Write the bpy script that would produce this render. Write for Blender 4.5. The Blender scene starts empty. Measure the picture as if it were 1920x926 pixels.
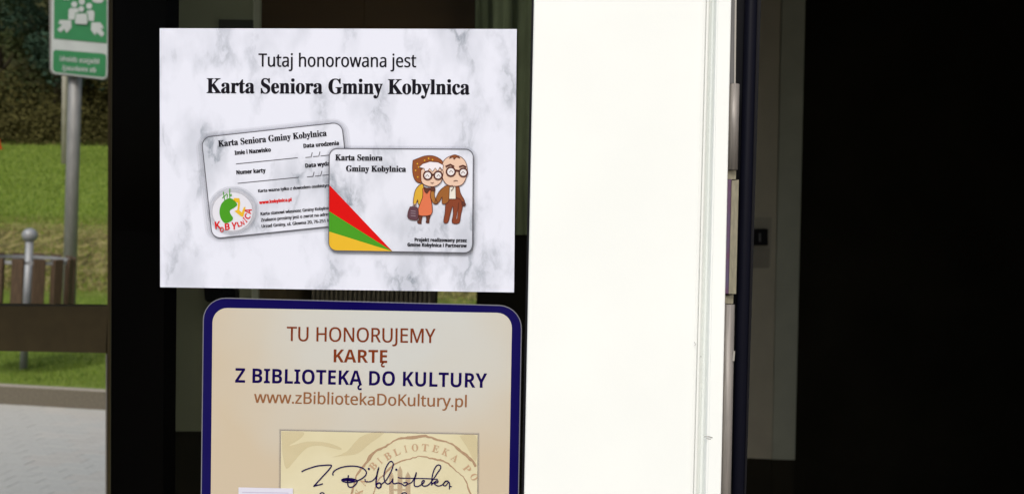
import bpy, math, random
from mathutils import Vector, Matrix
from mathutils.geometry import tessellate_polygon

random.seed(7)
S = bpy.context.scene
col = S.collection

# ------------------------------------------------------------------ camera
F = 1598.0                      # focal length in photograph pixels (1920 wide)
W0, H0 = 1920.0, 926.0
DIST, CAMH = 0.71, 1.45         # metres from the glass, metres above the lawn
cam = bpy.data.cameras.new('camera')
cam.sensor_width = 36.0
cam.lens = 36.0 * F / W0
cam.clip_start = 0.02
cam.clip_end = 2000.0
cam.dof.use_dof = True
cam.dof.focus_distance = DIST
cam.dof.aperture_fstop = 10.5
camo = bpy.data.objects.new('camera', cam)
col.objects.link(camo)
YAW, PITCH, ROLL = math.radians(2.3), math.radians(-2.2), math.radians(1.28)
R = (Matrix.Rotation(YAW, 4, 'Z') @ Matrix.Rotation(math.radians(90) + PITCH, 4, 'X')
     @ Matrix.Rotation(ROLL, 4, 'Z'))
EYE = Vector((0.0, -DIST, CAMH))
camo.matrix_world = Matrix.Translation(EYE) @ R
S.camera = camo
R3 = R.to_3x3()

def ray(px, py):
    return R3 @ Vector(((px - W0 / 2) / F, -(py - H0 / 2) / F, -1.0))

def at(px, py, Y=0.0):
    """the point of the plane y = Y that the photograph shows at px, py"""
    d = ray(px, py)
    return EYE + d * ((Y - EYE.y) / d.y)

def gp(px, py, z=0.0):
    d = ray(px, py)
    return EYE + d * ((z - EYE.z) / d.z)

# ------------------------------------------------------------------ light
SUN_EL, SUN_AZ = math.radians(48), math.radians(-16)     # overcast: sun behind the camera
w = bpy.data.worlds.new('World')
S.world = w
w.use_nodes = True
nt = w.node_tree
sky = nt.nodes.new('ShaderNodeTexSky')
sky.sky_type = 'NISHITA'
sky.sun_disc = False
sky.sun_elevation = SUN_EL
sky.sun_rotation = math.radians(180) + SUN_AZ
sky.air_density, sky.dust_density, sky.ozone_density = 1.0, 4.0, 0.6
nt.links.new(sky.outputs[0], nt.nodes['Background'].inputs[0])
nt.nodes['Background'].inputs[1].default_value = 0.13
sl = bpy.data.lights.new('sun', 'SUN')
sl.energy = 2.3
sl.angle = math.radians(14)
sl.color = (1.0, 0.985, 0.965)
so = bpy.data.objects.new('sun', sl)
col.objects.link(so)
# light travels towards +y, down
tow = Vector((math.sin(SUN_AZ) * math.cos(SUN_EL), -math.cos(SUN_AZ) * math.cos(SUN_EL), math.sin(SUN_EL)))
so.rotation_euler = tow.to_track_quat('Z', 'Y').to_euler()
so.location = (0, -5, 8)
S.view_settings.view_transform = 'Standard'
S.view_settings.look = 'None'
S.view_settings.exposure = 0.0
S.view_settings.gamma = 1.0
S.view_settings.use_curve_mapping = False
S.cycles.max_bounces = 10
S.cycles.transparent_max_bounces = 24
S.cycles.use_denoising = True

# ------------------------------------------------------------------ materials
def lin(c):
    c /= 255.0
    return c / 12.92 if c <= 0.04045 else ((c + 0.055) / 1.055) ** 2.4

E = 1.30     # light that falls on the facade: photograph value / E = base colour
def face(r, g, b, k=None):
    k = k or E
    return tuple(min(0.95, lin(v) / k) for v in (r, g, b))

MATS = {}
def mat(name, colr, rough=0.6, var=0.0, scale=20.0, bump=0.0, bscale=200.0, metal=0.0, spec=0.3,
        c2=None, detail=4.0, stretch=None, alpha=None):
    if name in MATS:
        return MATS[name]
    m = bpy.data.materials.new(name)
    m.use_nodes = True
    n, L = m.node_tree.nodes, m.node_tree.links
    b = n['Principled BSDF']
    b.inputs['Base Color'].default_value = (*colr, 1)
    b.inputs['Roughness'].default_value = rough
    b.inputs['Metallic'].default_value = metal
    b.inputs['Specular IOR Level'].default_value = spec
    tc = n.new('ShaderNodeTexCoord')
    src = tc.outputs['Object']
    if stretch:
        mp = n.new('ShaderNodeMapping')
        mp.inputs['Scale'].default_value = stretch
        L.new(src, mp.inputs[0])
        src = mp.outputs[0]
    if var > 0 or c2:
        no = n.new('ShaderNodeTexNoise')
        no.inputs['Scale'].default_value = scale
        no.inputs['Detail'].default_value = detail
        L.new(src, no.inputs['Vector'])
        cr = n.new('ShaderNodeValToRGB')
        cr.color_ramp.elements[0].position = 0.32
        cr.color_ramp.elements[1].position = 0.68
        a = tuple(v * (1 - var) for v in colr)
        z = c2 if c2 else tuple(min(0.95, v * (1 + var)) for v in colr)
        cr.color_ramp.elements[0].color = (*a, 1)
        cr.color_ramp.elements[1].color = (*z, 1)
        L.new(no.outputs['Fac'], cr.inputs[0])
        L.new(cr.outputs[0], b.inputs['Base Color'])
    if bump > 0:
        nb = n.new('ShaderNodeTexNoise')
        nb.inputs['Scale'].default_value = bscale
        nb.inputs['Detail'].default_value = 3
        L.new(src, nb.inputs['Vector'])
        bp = n.new('ShaderNodeBump')
        bp.inputs['Strength'].default_value = bump
        bp.inputs['Distance'].default_value = 0.001
        L.new(nb.outputs['Fac'], bp.inputs['Height'])
        L.new(bp.outputs[0], b.inputs['Normal'])
    if alpha is not None:
        tr = n.new('ShaderNodeBsdfTransparent')
        mx = n.new('ShaderNodeMixShader')
        mx.inputs[0].default_value = alpha
        L.new(tr.outputs[0], mx.inputs[1])
        L.new(b.outputs[0], mx.inputs[2])
        L.new(mx.outputs[0], n['Material Output'].inputs['Surface'])
    MATS[name] = m
    return m

def marble(name, base, vein, strength):
    m = bpy.data.materials.new(name)
    m.use_nodes = True
    n, L = m.node_tree.nodes, m.node_tree.links
    b = n['Principled BSDF']
    b.inputs['Roughness'].default_value = 0.42
    b.inputs['Specular IOR Level'].default_value = 0.25
    tc = n.new('ShaderNodeTexCoord')
    mp = n.new('ShaderNodeMapping')
    mp.inputs['Rotation'].default_value = (0, math.radians(32), 0)
    mp.inputs['Scale'].default_value = (1.0, 1.0, 0.6)
    L.new(tc.outputs['Object'], mp.inputs[0])
    d = n.new('ShaderNodeTexNoise')
    d.inputs['Scale'].default_value = 26
    d.inputs['Detail'].default_value = 5
    L.new(mp.outputs[0], d.inputs['Vector'])
    mxv = n.new('ShaderNodeMix')
    mxv.data_type = 'VECTOR'
    mxv.inputs[0].default_value = 0.035
    L.new(mp.outputs[0], mxv.inputs[4])
    L.new(d.outputs['Color'], mxv.inputs[5])
    v = n.new('ShaderNodeTexNoise')                       # thin veins: |noise - .5|
    v.inputs['Scale'].default_value = 21
    v.inputs['Detail'].default_value = 9
    v.inputs['Roughness'].default_value = 0.6
    L.new(mxv.outputs[1], v.inputs['Vector'])
    s = n.new('ShaderNodeMath'); s.operation = 'SUBTRACT'; s.inputs[1].default_value = 0.5
    L.new(v.outputs['Fac'], s.inputs[0])
    a = n.new('ShaderNodeMath'); a.operation = 'ABSOLUTE'
    L.new(s.outputs[0], a.inputs[0])
    r1 = n.new('ShaderNodeValToRGB')
    r1.color_ramp.elements[0].position = 0.0
    r1.color_ramp.elements[0].color = (1, 1, 1, 1)
    r1.color_ramp.elements[1].position = 0.045
    r1.color_ramp.elements[1].color = (0, 0, 0, 1)
    L.new(a.outputs[0], r1.inputs[0])
    p = n.new('ShaderNodeTexNoise')                       # where the veins gather
    p.inputs['Scale'].default_value = 24
    p.inputs['Detail'].default_value = 7
    L.new(mp.outputs[0], p.inputs['Vector'])
    r2 = n.new('ShaderNodeValToRGB')
    r2.color_ramp.elements[0].position = 0.47
    r2.color_ramp.elements[1].position = 0.72
    L.new(p.outputs['Fac'], r2.inputs[0])
    mu = n.new('ShaderNodeMath'); mu.operation = 'MULTIPLY'
    L.new(r1.outputs[0], mu.inputs[0]); L.new(r2.outputs[0], mu.inputs[1])
    q = n.new('ShaderNodeMath'); q.operation = 'MULTIPLY_ADD'
    L.new(r2.outputs[0], q.inputs[0]); q.inputs[1].default_value = 0.62
    L.new(mu.outputs[0], q.inputs[2])
    q2 = n.new('ShaderNodeMath'); q2.operation = 'MULTIPLY'; q2.inputs[1].default_value = strength
    q2.use_clamp = True
    L.new(q.outputs[0], q2.inputs[0])
    mc = n.new('ShaderNodeMix'); mc.data_type = 'RGBA'
    mc.inputs[6].default_value = (*base, 1)
    mc.inputs[7].default_value = (*vein, 1)
    L.new(q2.outputs[0], mc.inputs[0])
    L.new(mc.outputs[2], b.inputs['Base Color'])
    return m

def glass_material():
    """coated door glass: clear, faintly green, a weak mirror"""
    m = bpy.data.materials.new('glass')
    m.use_nodes = True
    n, L = m.node_tree.nodes, m.node_tree.links
    n.remove(n['Principled BSDF'])
    t = n.new('ShaderNodeBsdfTransparent'); t.inputs[0].default_value = (0.88, 0.9, 0.86, 1)
    g = n.new('ShaderNodeBsdfGlossy'); g.inputs['Roughness'].default_value = 0.02
    mx = n.new('ShaderNodeMixShader'); mx.inputs[0].default_value = 0.0015
    L.new(t.outputs[0], mx.inputs[1]); L.new(g.outputs[0], mx.inputs[2])
    L.new(mx.outputs[0], n['Material Output'].inputs['Surface'])
    return m

def clear_material():
    m = bpy.data.materials.new('clear_glass')
    m.use_nodes = True
    n, L = m.node_tree.nodes, m.node_tree.links
    n.remove(n['Principled BSDF'])
    t = n.new('ShaderNodeBsdfTransparent'); t.inputs[0].default_value = (0.95, 0.96, 0.95, 1)
    L.new(t.outputs[0], n['Material Output'].inputs['Surface'])
    return m

# ------------------------------------------------------------------ object helpers
def world(o):
    m = o.matrix_basis
    return world(o.parent) @ o.matrix_parent_inverse @ m if o.parent else m.copy()

def link(name, verts, faces, m, parent=None, smooth=False):
    me = bpy.data.meshes.new(name)
    me.from_pydata([tuple(v) for v in verts], [], faces)
    me.validate()
    me.update()
    if m is not None:
        me.materials.append(m)
    if smooth:
        for p in me.polygons:
            p.use_smooth = True
    o = bpy.data.objects.new(name, me)
    col.objects.link(o)
    if parent is not None:
        o.parent = parent
        o.matrix_parent_inverse = world(parent).inverted()
    return o

def thing(name, label, cat, loc=(0, 0, 0), group=None):
    o = bpy.data.objects.new(name, None)
    o.empty_display_size = 0.05
    o.location = loc
    col.objects.link(o)
    return tag(o, label, cat, group)

def tag(o, label=None, cat=None, group=None, kind=None):
    for k, v in (('label', label), ('category', cat), ('group', group), ('kind', kind)):
        if v:
            o[k] = v
    return o

class MB:
    """collects geometry for ONE mesh"""
    def __init__(self):
        self.v, self.f = [], []
    def add(self, vs, fs):
        k = len(self.v)
        self.v += [Vector(v) for v in vs]
        self.f += [tuple(i + k for i in f) for f in fs]
        return self
    def box(self, x0, x1, y0, y1, z0, z1):
        vs = [(x, y, z) for x in (x0, x1) for y in (y0, y1) for z in (z0, z1)]
        return self.add(vs, [(0, 1, 3, 2), (4, 6, 7, 5), (0, 4, 5, 1), (2, 3, 7, 6), (0, 2, 6, 4), (1, 5, 7, 3)])
    def tube(self, a, b, r0, r1=None, n=14, caps=True):
        a, b = Vector(a), Vector(b)
        r1 = r0 if r1 is None else r1
        d = (b - a).normalized()
        u = d.orthogonal().normalized()
        w_ = d.cross(u)
        vs = []
        for p, r in ((a, r0), (b, r1)):
            for i in range(n):
                t = 2 * math.pi * i / n
                vs.append(p + (u * math.cos(t) + w_ * math.sin(t)) * r)
        fs = [(i, (i + 1) % n, n + (i + 1) % n, n + i) for i in range(n)]
        if caps:
            fs += [tuple(range(n))[::-1], tuple(range(n, 2 * n))]
        return self.add(vs, fs)
    def sphere(self, c, r, nu=16, nv=10):
        c = Vector(c)
        vs = [c + Vector((0, 0, r))]
        for j in range(1, nv):
            t = math.pi * j / nv
            for i in range(nu):
                a = 2 * math.pi * i / nu
                vs.append(c + Vector((math.sin(t) * math.cos(a), math.sin(t) * math.sin(a), math.cos(t))) * r)
        vs.append(c - Vector((0, 0, r)))
        fs = [(0, 1 + i, 1 + (i + 1) % nu) for i in range(nu)]
        for j in range(nv - 2):
            for i in range(nu):
                a, b = 1 + j * nu + i, 1 + j * nu + (i + 1) % nu
                fs.append((a, a + nu, b + nu, b))
        k = 1 + (nv - 2) * nu
        fs += [(k + i, len(vs) - 1, k + (i + 1) % nu) for i in range(nu)]
        return self.add(vs, fs)
    def build(self, name, m, parent=None, smooth=False):
        return link(name, self.v, self.f, m, parent, smooth)

def poly_prism(pts, Y, depth):
    """pixel outline -> solid standing at plane y = Y, going back by depth"""
    v = [at(x, y, Y) for x, y in pts]
    n = len(v)
    back = [p + Vector((0, depth, 0)) for p in v]
    tris = tessellate_polygon([[Vector((p.x, p.z, 0)) for p in v]])
    fs = [tuple(t) for t in tris] + [tuple(n + i for i in t[::-1]) for t in tris]
    fs += [(i, (i + 1) % n, n + (i + 1) % n, n + i) for i in range(n)]
    return v + back, fs

def slab(name, pts, Y, depth, m, parent=None, bevel=0.0):
    v, f = poly_prism(pts, Y, depth)
    o = link(name, v, f, m, parent)
    if bevel:
        b = o.modifiers.new('bevel', 'BEVEL'); b.width = bevel; b.segments = 2; b.limit_method = 'ANGLE'
    return o

def flat(name, polys, Y, m, parent=None):
    """flat print: a list of pixel outlines on plane y = Y as one mesh"""
    mb = MB()
    for pts in polys:
        v = [at(x, y, Y) for x, y in pts]
        mb.add(v, [tuple(t) for t in tessellate_polygon([[Vector((p.x, p.z, 0)) for p in v]])])
    return mb.build(name, m, parent)

def rquad(tl, tr, br, bl, r, n=7):
    """rounded quadrilateral outline in pixels"""
    q = [Vector(p) for p in (tl, tr, br, bl)]
    out = []
    for i in range(4):
        p, a, b = q[i], q[i - 1], q[(i + 1) % 4]
        da, db = (a - p).normalized(), (b - p).normalized()
        c = p + (da + db) * r
        for k in range(n + 1):
            t = math.pi / 2 * k / n
            out.append(c - db * r * math.cos(t) - da * r * math.sin(t))
    # order: from the side towards a to the side towards b
    return [(p.x, p.y) for p in out]

def stroke(pts, wd, closed=False, taper=False):
    """pixel polyline -> outlines of its ribbon (list of quads)"""
    P = [Vector(p) for p in pts]
    if closed:
        P = P + [P[0]]
    n = len(P)
    L_, R_ = [], []
    for i in range(n):
        a = P[i - 1] if i > 0 else (P[-2] if closed else P[0])
        b = P[i + 1] if i < n - 1 else (P[1] if closed else P[-1])
        d = (b - a)
        d = d.normalized() if d.length > 1e-6 else Vector((1, 0))
        k = wd[i] if isinstance(wd, (list, tuple)) else wd
        if taper:
            k = wd * (0.45 + 0.55 * math.sin(math.pi * min(1, max(0, i / (n - 1)))))
        nn = Vector((-d.y, d.x)) * k / 2
        L_.append(P[i] + nn); R_.append(P[i] - nn)
    return [[tuple(L_[i]), tuple(L_[i + 1]), tuple(R_[i + 1]), tuple(R_[i])] for i in range(n - 1)]

def smooth_line(pts, k=5):
    """Catmull-Rom through the points"""
    P = [Vector(p) for p in pts]
    P = [P[0]] + P + [P[-1]]
    out = []
    for i in range(1, len(P) - 2):
        for j in range(k):
            t = j / k
            a, b, c, d = P[i - 1], P[i], P[i + 1], P[i + 2]
            q = 0.5 * ((2 * b) + (c - a) * t + (2 * a - 5 * b + 4 * c - d) * t * t + (3 * b - a - 3 * c + d) * t ** 3)
            out.append((q.x, q.y))
    out.append(tuple(P[-1]))
    return out

def circle(cx, cy, r, n=24, ry=None):
    ry = ry or r
    return [(cx + r * math.cos(2 * math.pi * i / n), cy + ry * math.sin(2 * math.pi * i / n)) for i in range(n)]

BASES = {'serif': (0x1D400, 0x1D41A), 'bold': (0x1D5D4, 0x1D5EE), 'sans': (0x1D5A0, 0x1D5BA)}
DIG = {'bold': 0x1D7EC, 'sans': 0x1D7E2, 'serif': 0x1D7CE}
OGON = {'Ę': 'E', 'Ą': 'A', 'ę': 'e', 'ą': 'a'}
STR = {'ó': 'o', 'ż': 'z', 'ź': 'z', 'ś': 's', 'ć': 'c', 'ł': 'l', 'ń': 'n'}
_cache = {}
def glyph_mesh(txt, style):
    """flat letters of Blender's own built-in font as (verts, faces, width, cap height)"""
    key = (txt, style)
    if key in _cache:
        return _cache[key]
    print('NOT PRELOADED', key)
    cu = bpy.data.curves.new('lettering', 'FONT')
    cu.body = encode(txt, style)
    cu.resolution_u = 5
    o = bpy.data.objects.new('lettering', cu)
    me = bpy.data.meshes.new_from_object(o)
    v = [Vector((p.co.x, p.co.y)) for p in me.vertices]
    f = [tuple(p.vertices) for p in me.polygons]
    bpy.data.objects.remove(o)
    bpy.data.curves.remove(cu)
    bpy.data.meshes.remove(me)
    x0 = min(p.x for p in v); x1 = max(p.x for p in v)
    v = [Vector((p.x - x0, p.y)) for p in v]
    _cache[key] = (v, f, x1 - x0)
    return _cache[key]

def encode(txt, style):
    up, lo = BASES[style]
    body = ''
    for c in txt:
        c = OGON.get(c, STR.get(c, c))
        body += (chr(up + ord(c) - 65) if 'A' <= c <= 'Z' else chr(lo + ord(c) - 97) if 'a' <= c <= 'z'
                 else chr(DIG[style] + ord(c) - 48) if '0' <= c <= '9' else c)
    return body

def preload(items):
    """sets every line of writing in one text object, then takes the lines apart"""
    cu = bpy.data.curves.new('lettering', 'FONT')
    cu.body = '\n'.join(encode(t, s_) for t, s_ in items)
    cu.space_line = 4.0
    cu.resolution_u = 5
    o = bpy.data.objects.new('lettering', cu)
    me = bpy.data.meshes.new_from_object(o)
    co = [(p.co.x, p.co.y) for p in me.vertices]
    n = len(items)
    gap = 4.0
    best = [([], {}, []) for _ in range(n)]
    row = [min(n - 1, max(0, int(round((-y + 0.35) / gap)))) for _, y in co]
    for i, (x, y) in enumerate(co):
        v, idx, f = best[row[i]]
        idx[i] = len(v)
        v.append(Vector((x, y + row[i] * gap)))
    for p in me.polygons:
        r = row[p.vertices[0]]
        best[r][2].append(tuple(best[r][1][k] for k in p.vertices))
    for it, (v, idx, f) in zip(items, best):
        x0 = min(p.x for p in v); x1 = max(p.x for p in v)
        _cache[it] = ([Vector((p.x - x0, p.y)) for p in v], f, x1 - x0)
    bpy.data.objects.remove(o); bpy.data.curves.remove(cu); bpy.data.meshes.remove(me)

_cap = {}
def cap_h(style):
    if style not in _cap:
        _cap[style] = max(p.y for p in glyph_mesh('H', style)[0])
    return _cap[style]

def text_geo(mb, txt, style, p0, p1, cap, Y, mirror=False, hooks=()):
    """letters from baseline point p0 to p1 (pixels), capital height cap (pixels)"""
    v, f, wd = glyph_mesh(txt, style)
    a, b = Vector(p0), Vector(p1)
    ex = (b - a) / wd
    d = (b - a).normalized()
    ey = Vector((d.y, -d.x)) * cap / cap_h(style)
    if mirror:
        vs = [b - ex * p.x + ey * p.y for p in v]
        f = [t[::-1] for t in f]
    else:
        vs = [a + ex * p.x + ey * p.y for p in v]
    mb.add([at(p.x, p.y, Y) for p in vs], f)
    for u in hooks:                                 # the Polish tails under E and A
        h = a + d * ((b - a).length * u)
        s = cap / 26.0
        pts = smooth_line([(h.x, h.y - 1 * s), (h.x - 3.5 * s, h.y + 3 * s), (h.x - 2.5 * s, h.y + 7 * s), (h.x + 2.5 * s, h.y + 7 * s)], 4)
        for q in stroke(pts, 3.4 * s):
            vv = [at(x, y, Y) for x, y in q]
            mb.add(vv, [(0, 1, 2, 3)])

def lettering(txt, style, p0, p1, cap, Y, m, parent, mirror=False, hooks=(), fat=0.0):
    mb = MB()
    text_geo(mb, txt, style, p0, p1, cap, Y, mirror, hooks)
    if fat:                                   # a heavier cut: the same letters printed again, slightly shifted
        for k_, (dx, dy) in enumerate(((-fat, 0.0), (fat, 0.0), (0.0, fat * 0.6))):
            text_geo(mb, txt, style, (p0[0] + dx, p0[1] + dy), (p1[0] + dx, p1[1] + dy), cap, Y - 0.00003 * (k_ + 1), mirror)
    return mb.build('lettering', m, parent)

preload([
    ('zbiórki', 'bold'),
    ('Miejsce', 'bold'),
    ('ewakuacji', 'bold'),
    ('do', 'bold'),
    ('Tutaj honorowana jest', 'sans'),
    ('Karta Seniora Gminy Kobylnica', 'serif'),
    ('Imię i Nazwisko', 'bold'),
    ('Data urodzenia', 'bold'),
    ('Numer karty', 'bold'),
    ('Data wyda', 'bold'),
    ('Karta ważna tylko z dowodem osobistym', 'sans'),
    ('www.kobylnica.pl', 'bold'),
    ('Karta stanowi własność Gminy Kobylnic', 'sans'),
    ('Znalazcę prosimy jest o zwrot na adres', 'sans'),
    ('Urząd Gminy, ul. Główna 20, 76-251 K', 'sans'),
    ('Karta Seniora', 'serif'),
    ('Gminy Kobylnica', 'serif'),
    ('Projekt realizowany przez', 'bold'),
    ('Gminę Kobylnica i Partnerów', 'bold'),
    ('TU HONORUJEMY', 'sans'),
    ('KARTĘ', 'bold'),
    ('Z BIBLIOTEKĄ DO KULTURY', 'bold'),
    ('www.zBibliotekaDoKultury.pl', 'sans'),
    ('K', 'bold'),
    ('O', 'bold'),
    ('B', 'bold'),
    ('Y', 'bold'),
    ('L', 'bold'),
    ('N', 'bold'),
    ('I', 'bold'),
    ('C', 'bold'),
    ('A', 'bold'),
    ('K', 'serif'),
    ('A', 'serif'),
    ('B', 'serif'),
    ('I', 'serif'),
    ('L', 'serif'),
    ('O', 'serif'),
    ('T', 'serif'),
    ('E', 'serif'),
    ('P', 'serif'),
    ('H', 'serif'),
    ('H', 'bold'),
    ('H', 'sans')])

# ================================================================== THE OUTDOORS, A REFLECTION BUILT AS GEOMETRY BEYOND
def ground_h(x, y):
    """flat lawn, then a bank that climbs away"""
    t = max(0.0, y - 17.0)
    h = 0.0
    if t > 0:
        h = 0.160 * t * (1 - math.exp(-t / 5.0))
        if t > 30:
            h = 0.160 * 30 + (t - 30) * 0.30 * math.exp(-(t - 30) / 60)
    if y > 57:                                        # wooded hillside
        h += (min(y, 90) - 57) * 0.75
    if 14 < y < 24:                                   # rough, ridged strip of mown hay
        f = math.sin(math.pi * (y - 14) / 10)
        h += 0.10 * f * (math.sin(y * 2.6 + 0.8 * math.sin(x * 0.9)) + 0.7 * math.sin(x * 1.7 + y * 2.3))
    return h

KA, KB = gp(0, 722.5, 0.0), gp(200, 733.5, 0.0)       # front edge of the kerb top
KD = (KB - KA).normalized()
KN = Vector((-KD.y, KD.x, 0))                         # away from the camera
def kp(u, v, z=0.0):
    p = KA + KD * u + KN * v
    return Vector((p.x, p.y, z))

# lawn sheet behind the kerb, out to the horizon
mb = MB()
us = [-400, -200, -100, -60] + [-40 + i * 1.0 for i in range(81)] + [60, 100, 200, 400]
vs_ = [0.075 + 0.5 * i for i in range(60)] + [30 + i * 2 for i in range(1, 26)] + [110, 150, 220, 320, 480]
grid = []
for v in vs_:
    for u in us:
        p = kp(u, v)
        p.z = ground_h(p.x, p.y)
        grid.append(p)
nu = len(us)
fs = [(j * nu + i, j * nu + i + 1, (j + 1) * nu + i + 1, (j + 1) * nu + i) for j in range(len(vs_) - 1) for i in range(nu - 1)]
mb.add(grid, fs)

def lawn_mat():
    m = bpy.data.materials.new('lawn')
    m.use_nodes = True
    n, L = m.node_tree.nodes, m.node_tree.links
    b = n['Principled BSDF']
    b.inputs['Roughness'].default_value = 0.9
    b.inputs['Specular IOR Level'].default_value = 0.1
    ge = n.new('ShaderNodeNewGeometry')
    sp = n.new('ShaderNodeSeparateXYZ'); L.new(ge.outputs['Position'], sp.inputs[0])
    n1 = n.new('ShaderNodeTexNoise'); n1.inputs['Scale'].default_value = 1.1; n1.inputs['Detail'].default_value = 6
    L.new(ge.outputs['Position'], n1.inputs['Vector'])
    mpn = n.new('ShaderNodeMapping'); mpn.inputs['Scale'].default_value = (2.2, 0.7, 1.0)
    L.new(ge.outputs['Position'], mpn.inputs[0])
    n2 = n.new('ShaderNodeTexNoise'); n2.inputs['Scale'].default_value = 2.6; n2.inputs['Detail'].default_value = 7
    L.new(mpn.outputs[0], n2.inputs['Vector'])
    g = n.new('ShaderNodeValToRGB')
    e = g.color_ramp.elements
    e[0].position, e[0].color = 0.3, (0.118, 0.165, 0.024, 1)
    e[1].position, e[1].color = 0.7, (0.165, 0.215, 0.042, 1)
    L.new(n1.outputs['Fac'], g.inputs[0])
    st = n.new('ShaderNodeValToRGB')                       # dry mown stalks
    e = st.color_ramp.elements
    e[0].position, e[0].color = 0.40, (0.06, 0.055, 0.018, 1)
    e[1].position, e[1].color = 0.6, (0.24, 0.205, 0.08, 1)
    L.new(n2.outputs['Fac'], st.inputs[0])
    mr = n.new('ShaderNodeMapRange'); mr.inputs[1].default_value = 12.0; mr.inputs[2].default_value = 14.5
    L.new(sp.outputs[1], mr.inputs[0])
    mr2 = n.new('ShaderNodeMapRange'); mr2.inputs[1].default_value = 22.5; mr2.inputs[2].default_value = 26.0
    mr2.inputs[3].default_value = 1.0; mr2.inputs[4].default_value = 0.0
    L.new(sp.outputs[1], mr2.inputs[0])
    mu = n.new('ShaderNodeMath'); mu.operation = 'MULTIPLY'
    L.new(mr.outputs[0], mu.inputs[0]); L.new(mr2.outputs[0], mu.inputs[1])
    mx = n.new('ShaderNodeMix'); mx.data_type = 'RGBA'
    L.new(mu.outputs[0], mx.inputs[0]); L.new(g.outputs[0], mx.inputs[6]); L.new(st.outputs[0], mx.inputs[7])
    mr3 = n.new('ShaderNodeMapRange'); mr3.inputs[1].default_value = 47.5; mr3.inputs[2].default_value = 49.0
    L.new(sp.outputs[1], mr3.inputs[0])
    wd_ = n.new('ShaderNodeValToRGB')                      # leaf litter and scrub under the trees
    e = wd_.color_ramp.elements
    e[0].position, e[0].color = 0.35, (0.028, 0.03, 0.012, 1)
    e[1].position, e[1].color = 0.65, (0.05, 0.05, 0.02, 1)
    L.new(n1.outputs['Fac'], wd_.inputs[0])
    mx3 = n.new('ShaderNodeMix'); mx3.data_type = 'RGBA'
    L.new(mr3.outputs[0], mx3.inputs[0]); L.new(mx.outputs[2], mx3.inputs[6]); L.new(wd_.outputs[0], mx3.inputs[7])
    L.new(mx3.outputs[2], b.inputs['Base Color'])
    bp = n.new('ShaderNodeBump'); bp.inputs['Strength'].default_value = 0.6; bp.inputs['Distance'].default_value = 0.05
    L.new(n2.outputs['Fac'], bp.inputs['Height']); L.new(bp.outputs[0], b.inputs['Normal'])
    return m
LAWN = lawn_mat()
tag(mb.build('ground', LAWN, smooth=True), kind='structure')

# grass blades in the part of the lawn that can be seen
def blades(name, label, n, y0, y1, hgt, wid, pal, seed):
    rnd = random.Random(seed)
    by = [MB() for _ in pal]
    o = None
    for i in range(n):
        y = y0 + (y1 - y0) * rnd.random() ** 1.0
        d = y + DIST
        if rnd.random() < 0.9:
            x = d * rnd.uniform(-0.75, -0.40)
        else:
            x = d * rnd.uniform(-0.14, 0.0)
        if (Vector((x, y, 0)) - KA).dot(KN) < 0.1:
            continue
        z = ground_h(x, y)
        h = hgt * rnd.uniform(0.5, 1.2); a = rnd.uniform(0, 6.28)
        dx, dy = math.cos(a) * wid, math.sin(a) * wid
        tx, ty = rnd.gauss(0, h * 0.4), rnd.gauss(0, h * 0.4)
        by[rnd.randrange(len(pal))].add([(x - dx, y - dy, z - 0.01), (x + dx, y + dy, z - 0.01), (x + tx, y + ty, z + h)], [(0, 1, 2)])
    # one mesh, several materials
    me_v, me_f, mi = [], [], []
    for k, b in enumerate(by):
        q = len(me_v)
        me_v += b.v
        me_f += [tuple(i + q for i in f) for f in b.f]
        mi += [k] * len(b.f)
    me = bpy.data.meshes.new(name)
    me.from_pydata([tuple(v) for v in me_v], [], me_f)
    for c in pal:
        me.materials.append(c)
    me.polygons.foreach_set('material_index', mi)
    me.update()
    o = bpy.data.objects.new(name, me)
    col.objects.link(o)
    tag(o, label, 'grass', kind='stuff')
GR = [mat('grass_mid', (0.148, 0.212, 0.026), 0.9, spec=0.05), mat('grass_light', (0.195, 0.26, 0.05), 0.9, spec=0.05),
      mat('grass_dark', (0.085, 0.145, 0.02), 0.9, spec=0.05)]
HAY = [mat('hay_straw', (0.30, 0.26, 0.11), 0.85, spec=0.1), mat('hay_green', (0.15, 0.17, 0.04), 0.8, spec=0.05),
       mat('hay_brown', (0.15, 0.115, 0.045), 0.85, spec=0.1)]
blades('grass', 'short green grass between the kerb and the rough strip', 42000, 5.8, 13.5, 0.035, 0.004, GR, 1)
blades('mown_grass', 'ridges of dry mown grass across the middle of the lawn', 18000, 13.0, 25.0, 0.08, 0.014, HAY + [GR[0]], 2)
blades('bank_grass', 'bright grass on the bank below the dark trees', 36000, 24.0, 47.0, 0.10, 0.02, GR, 3)

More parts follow.
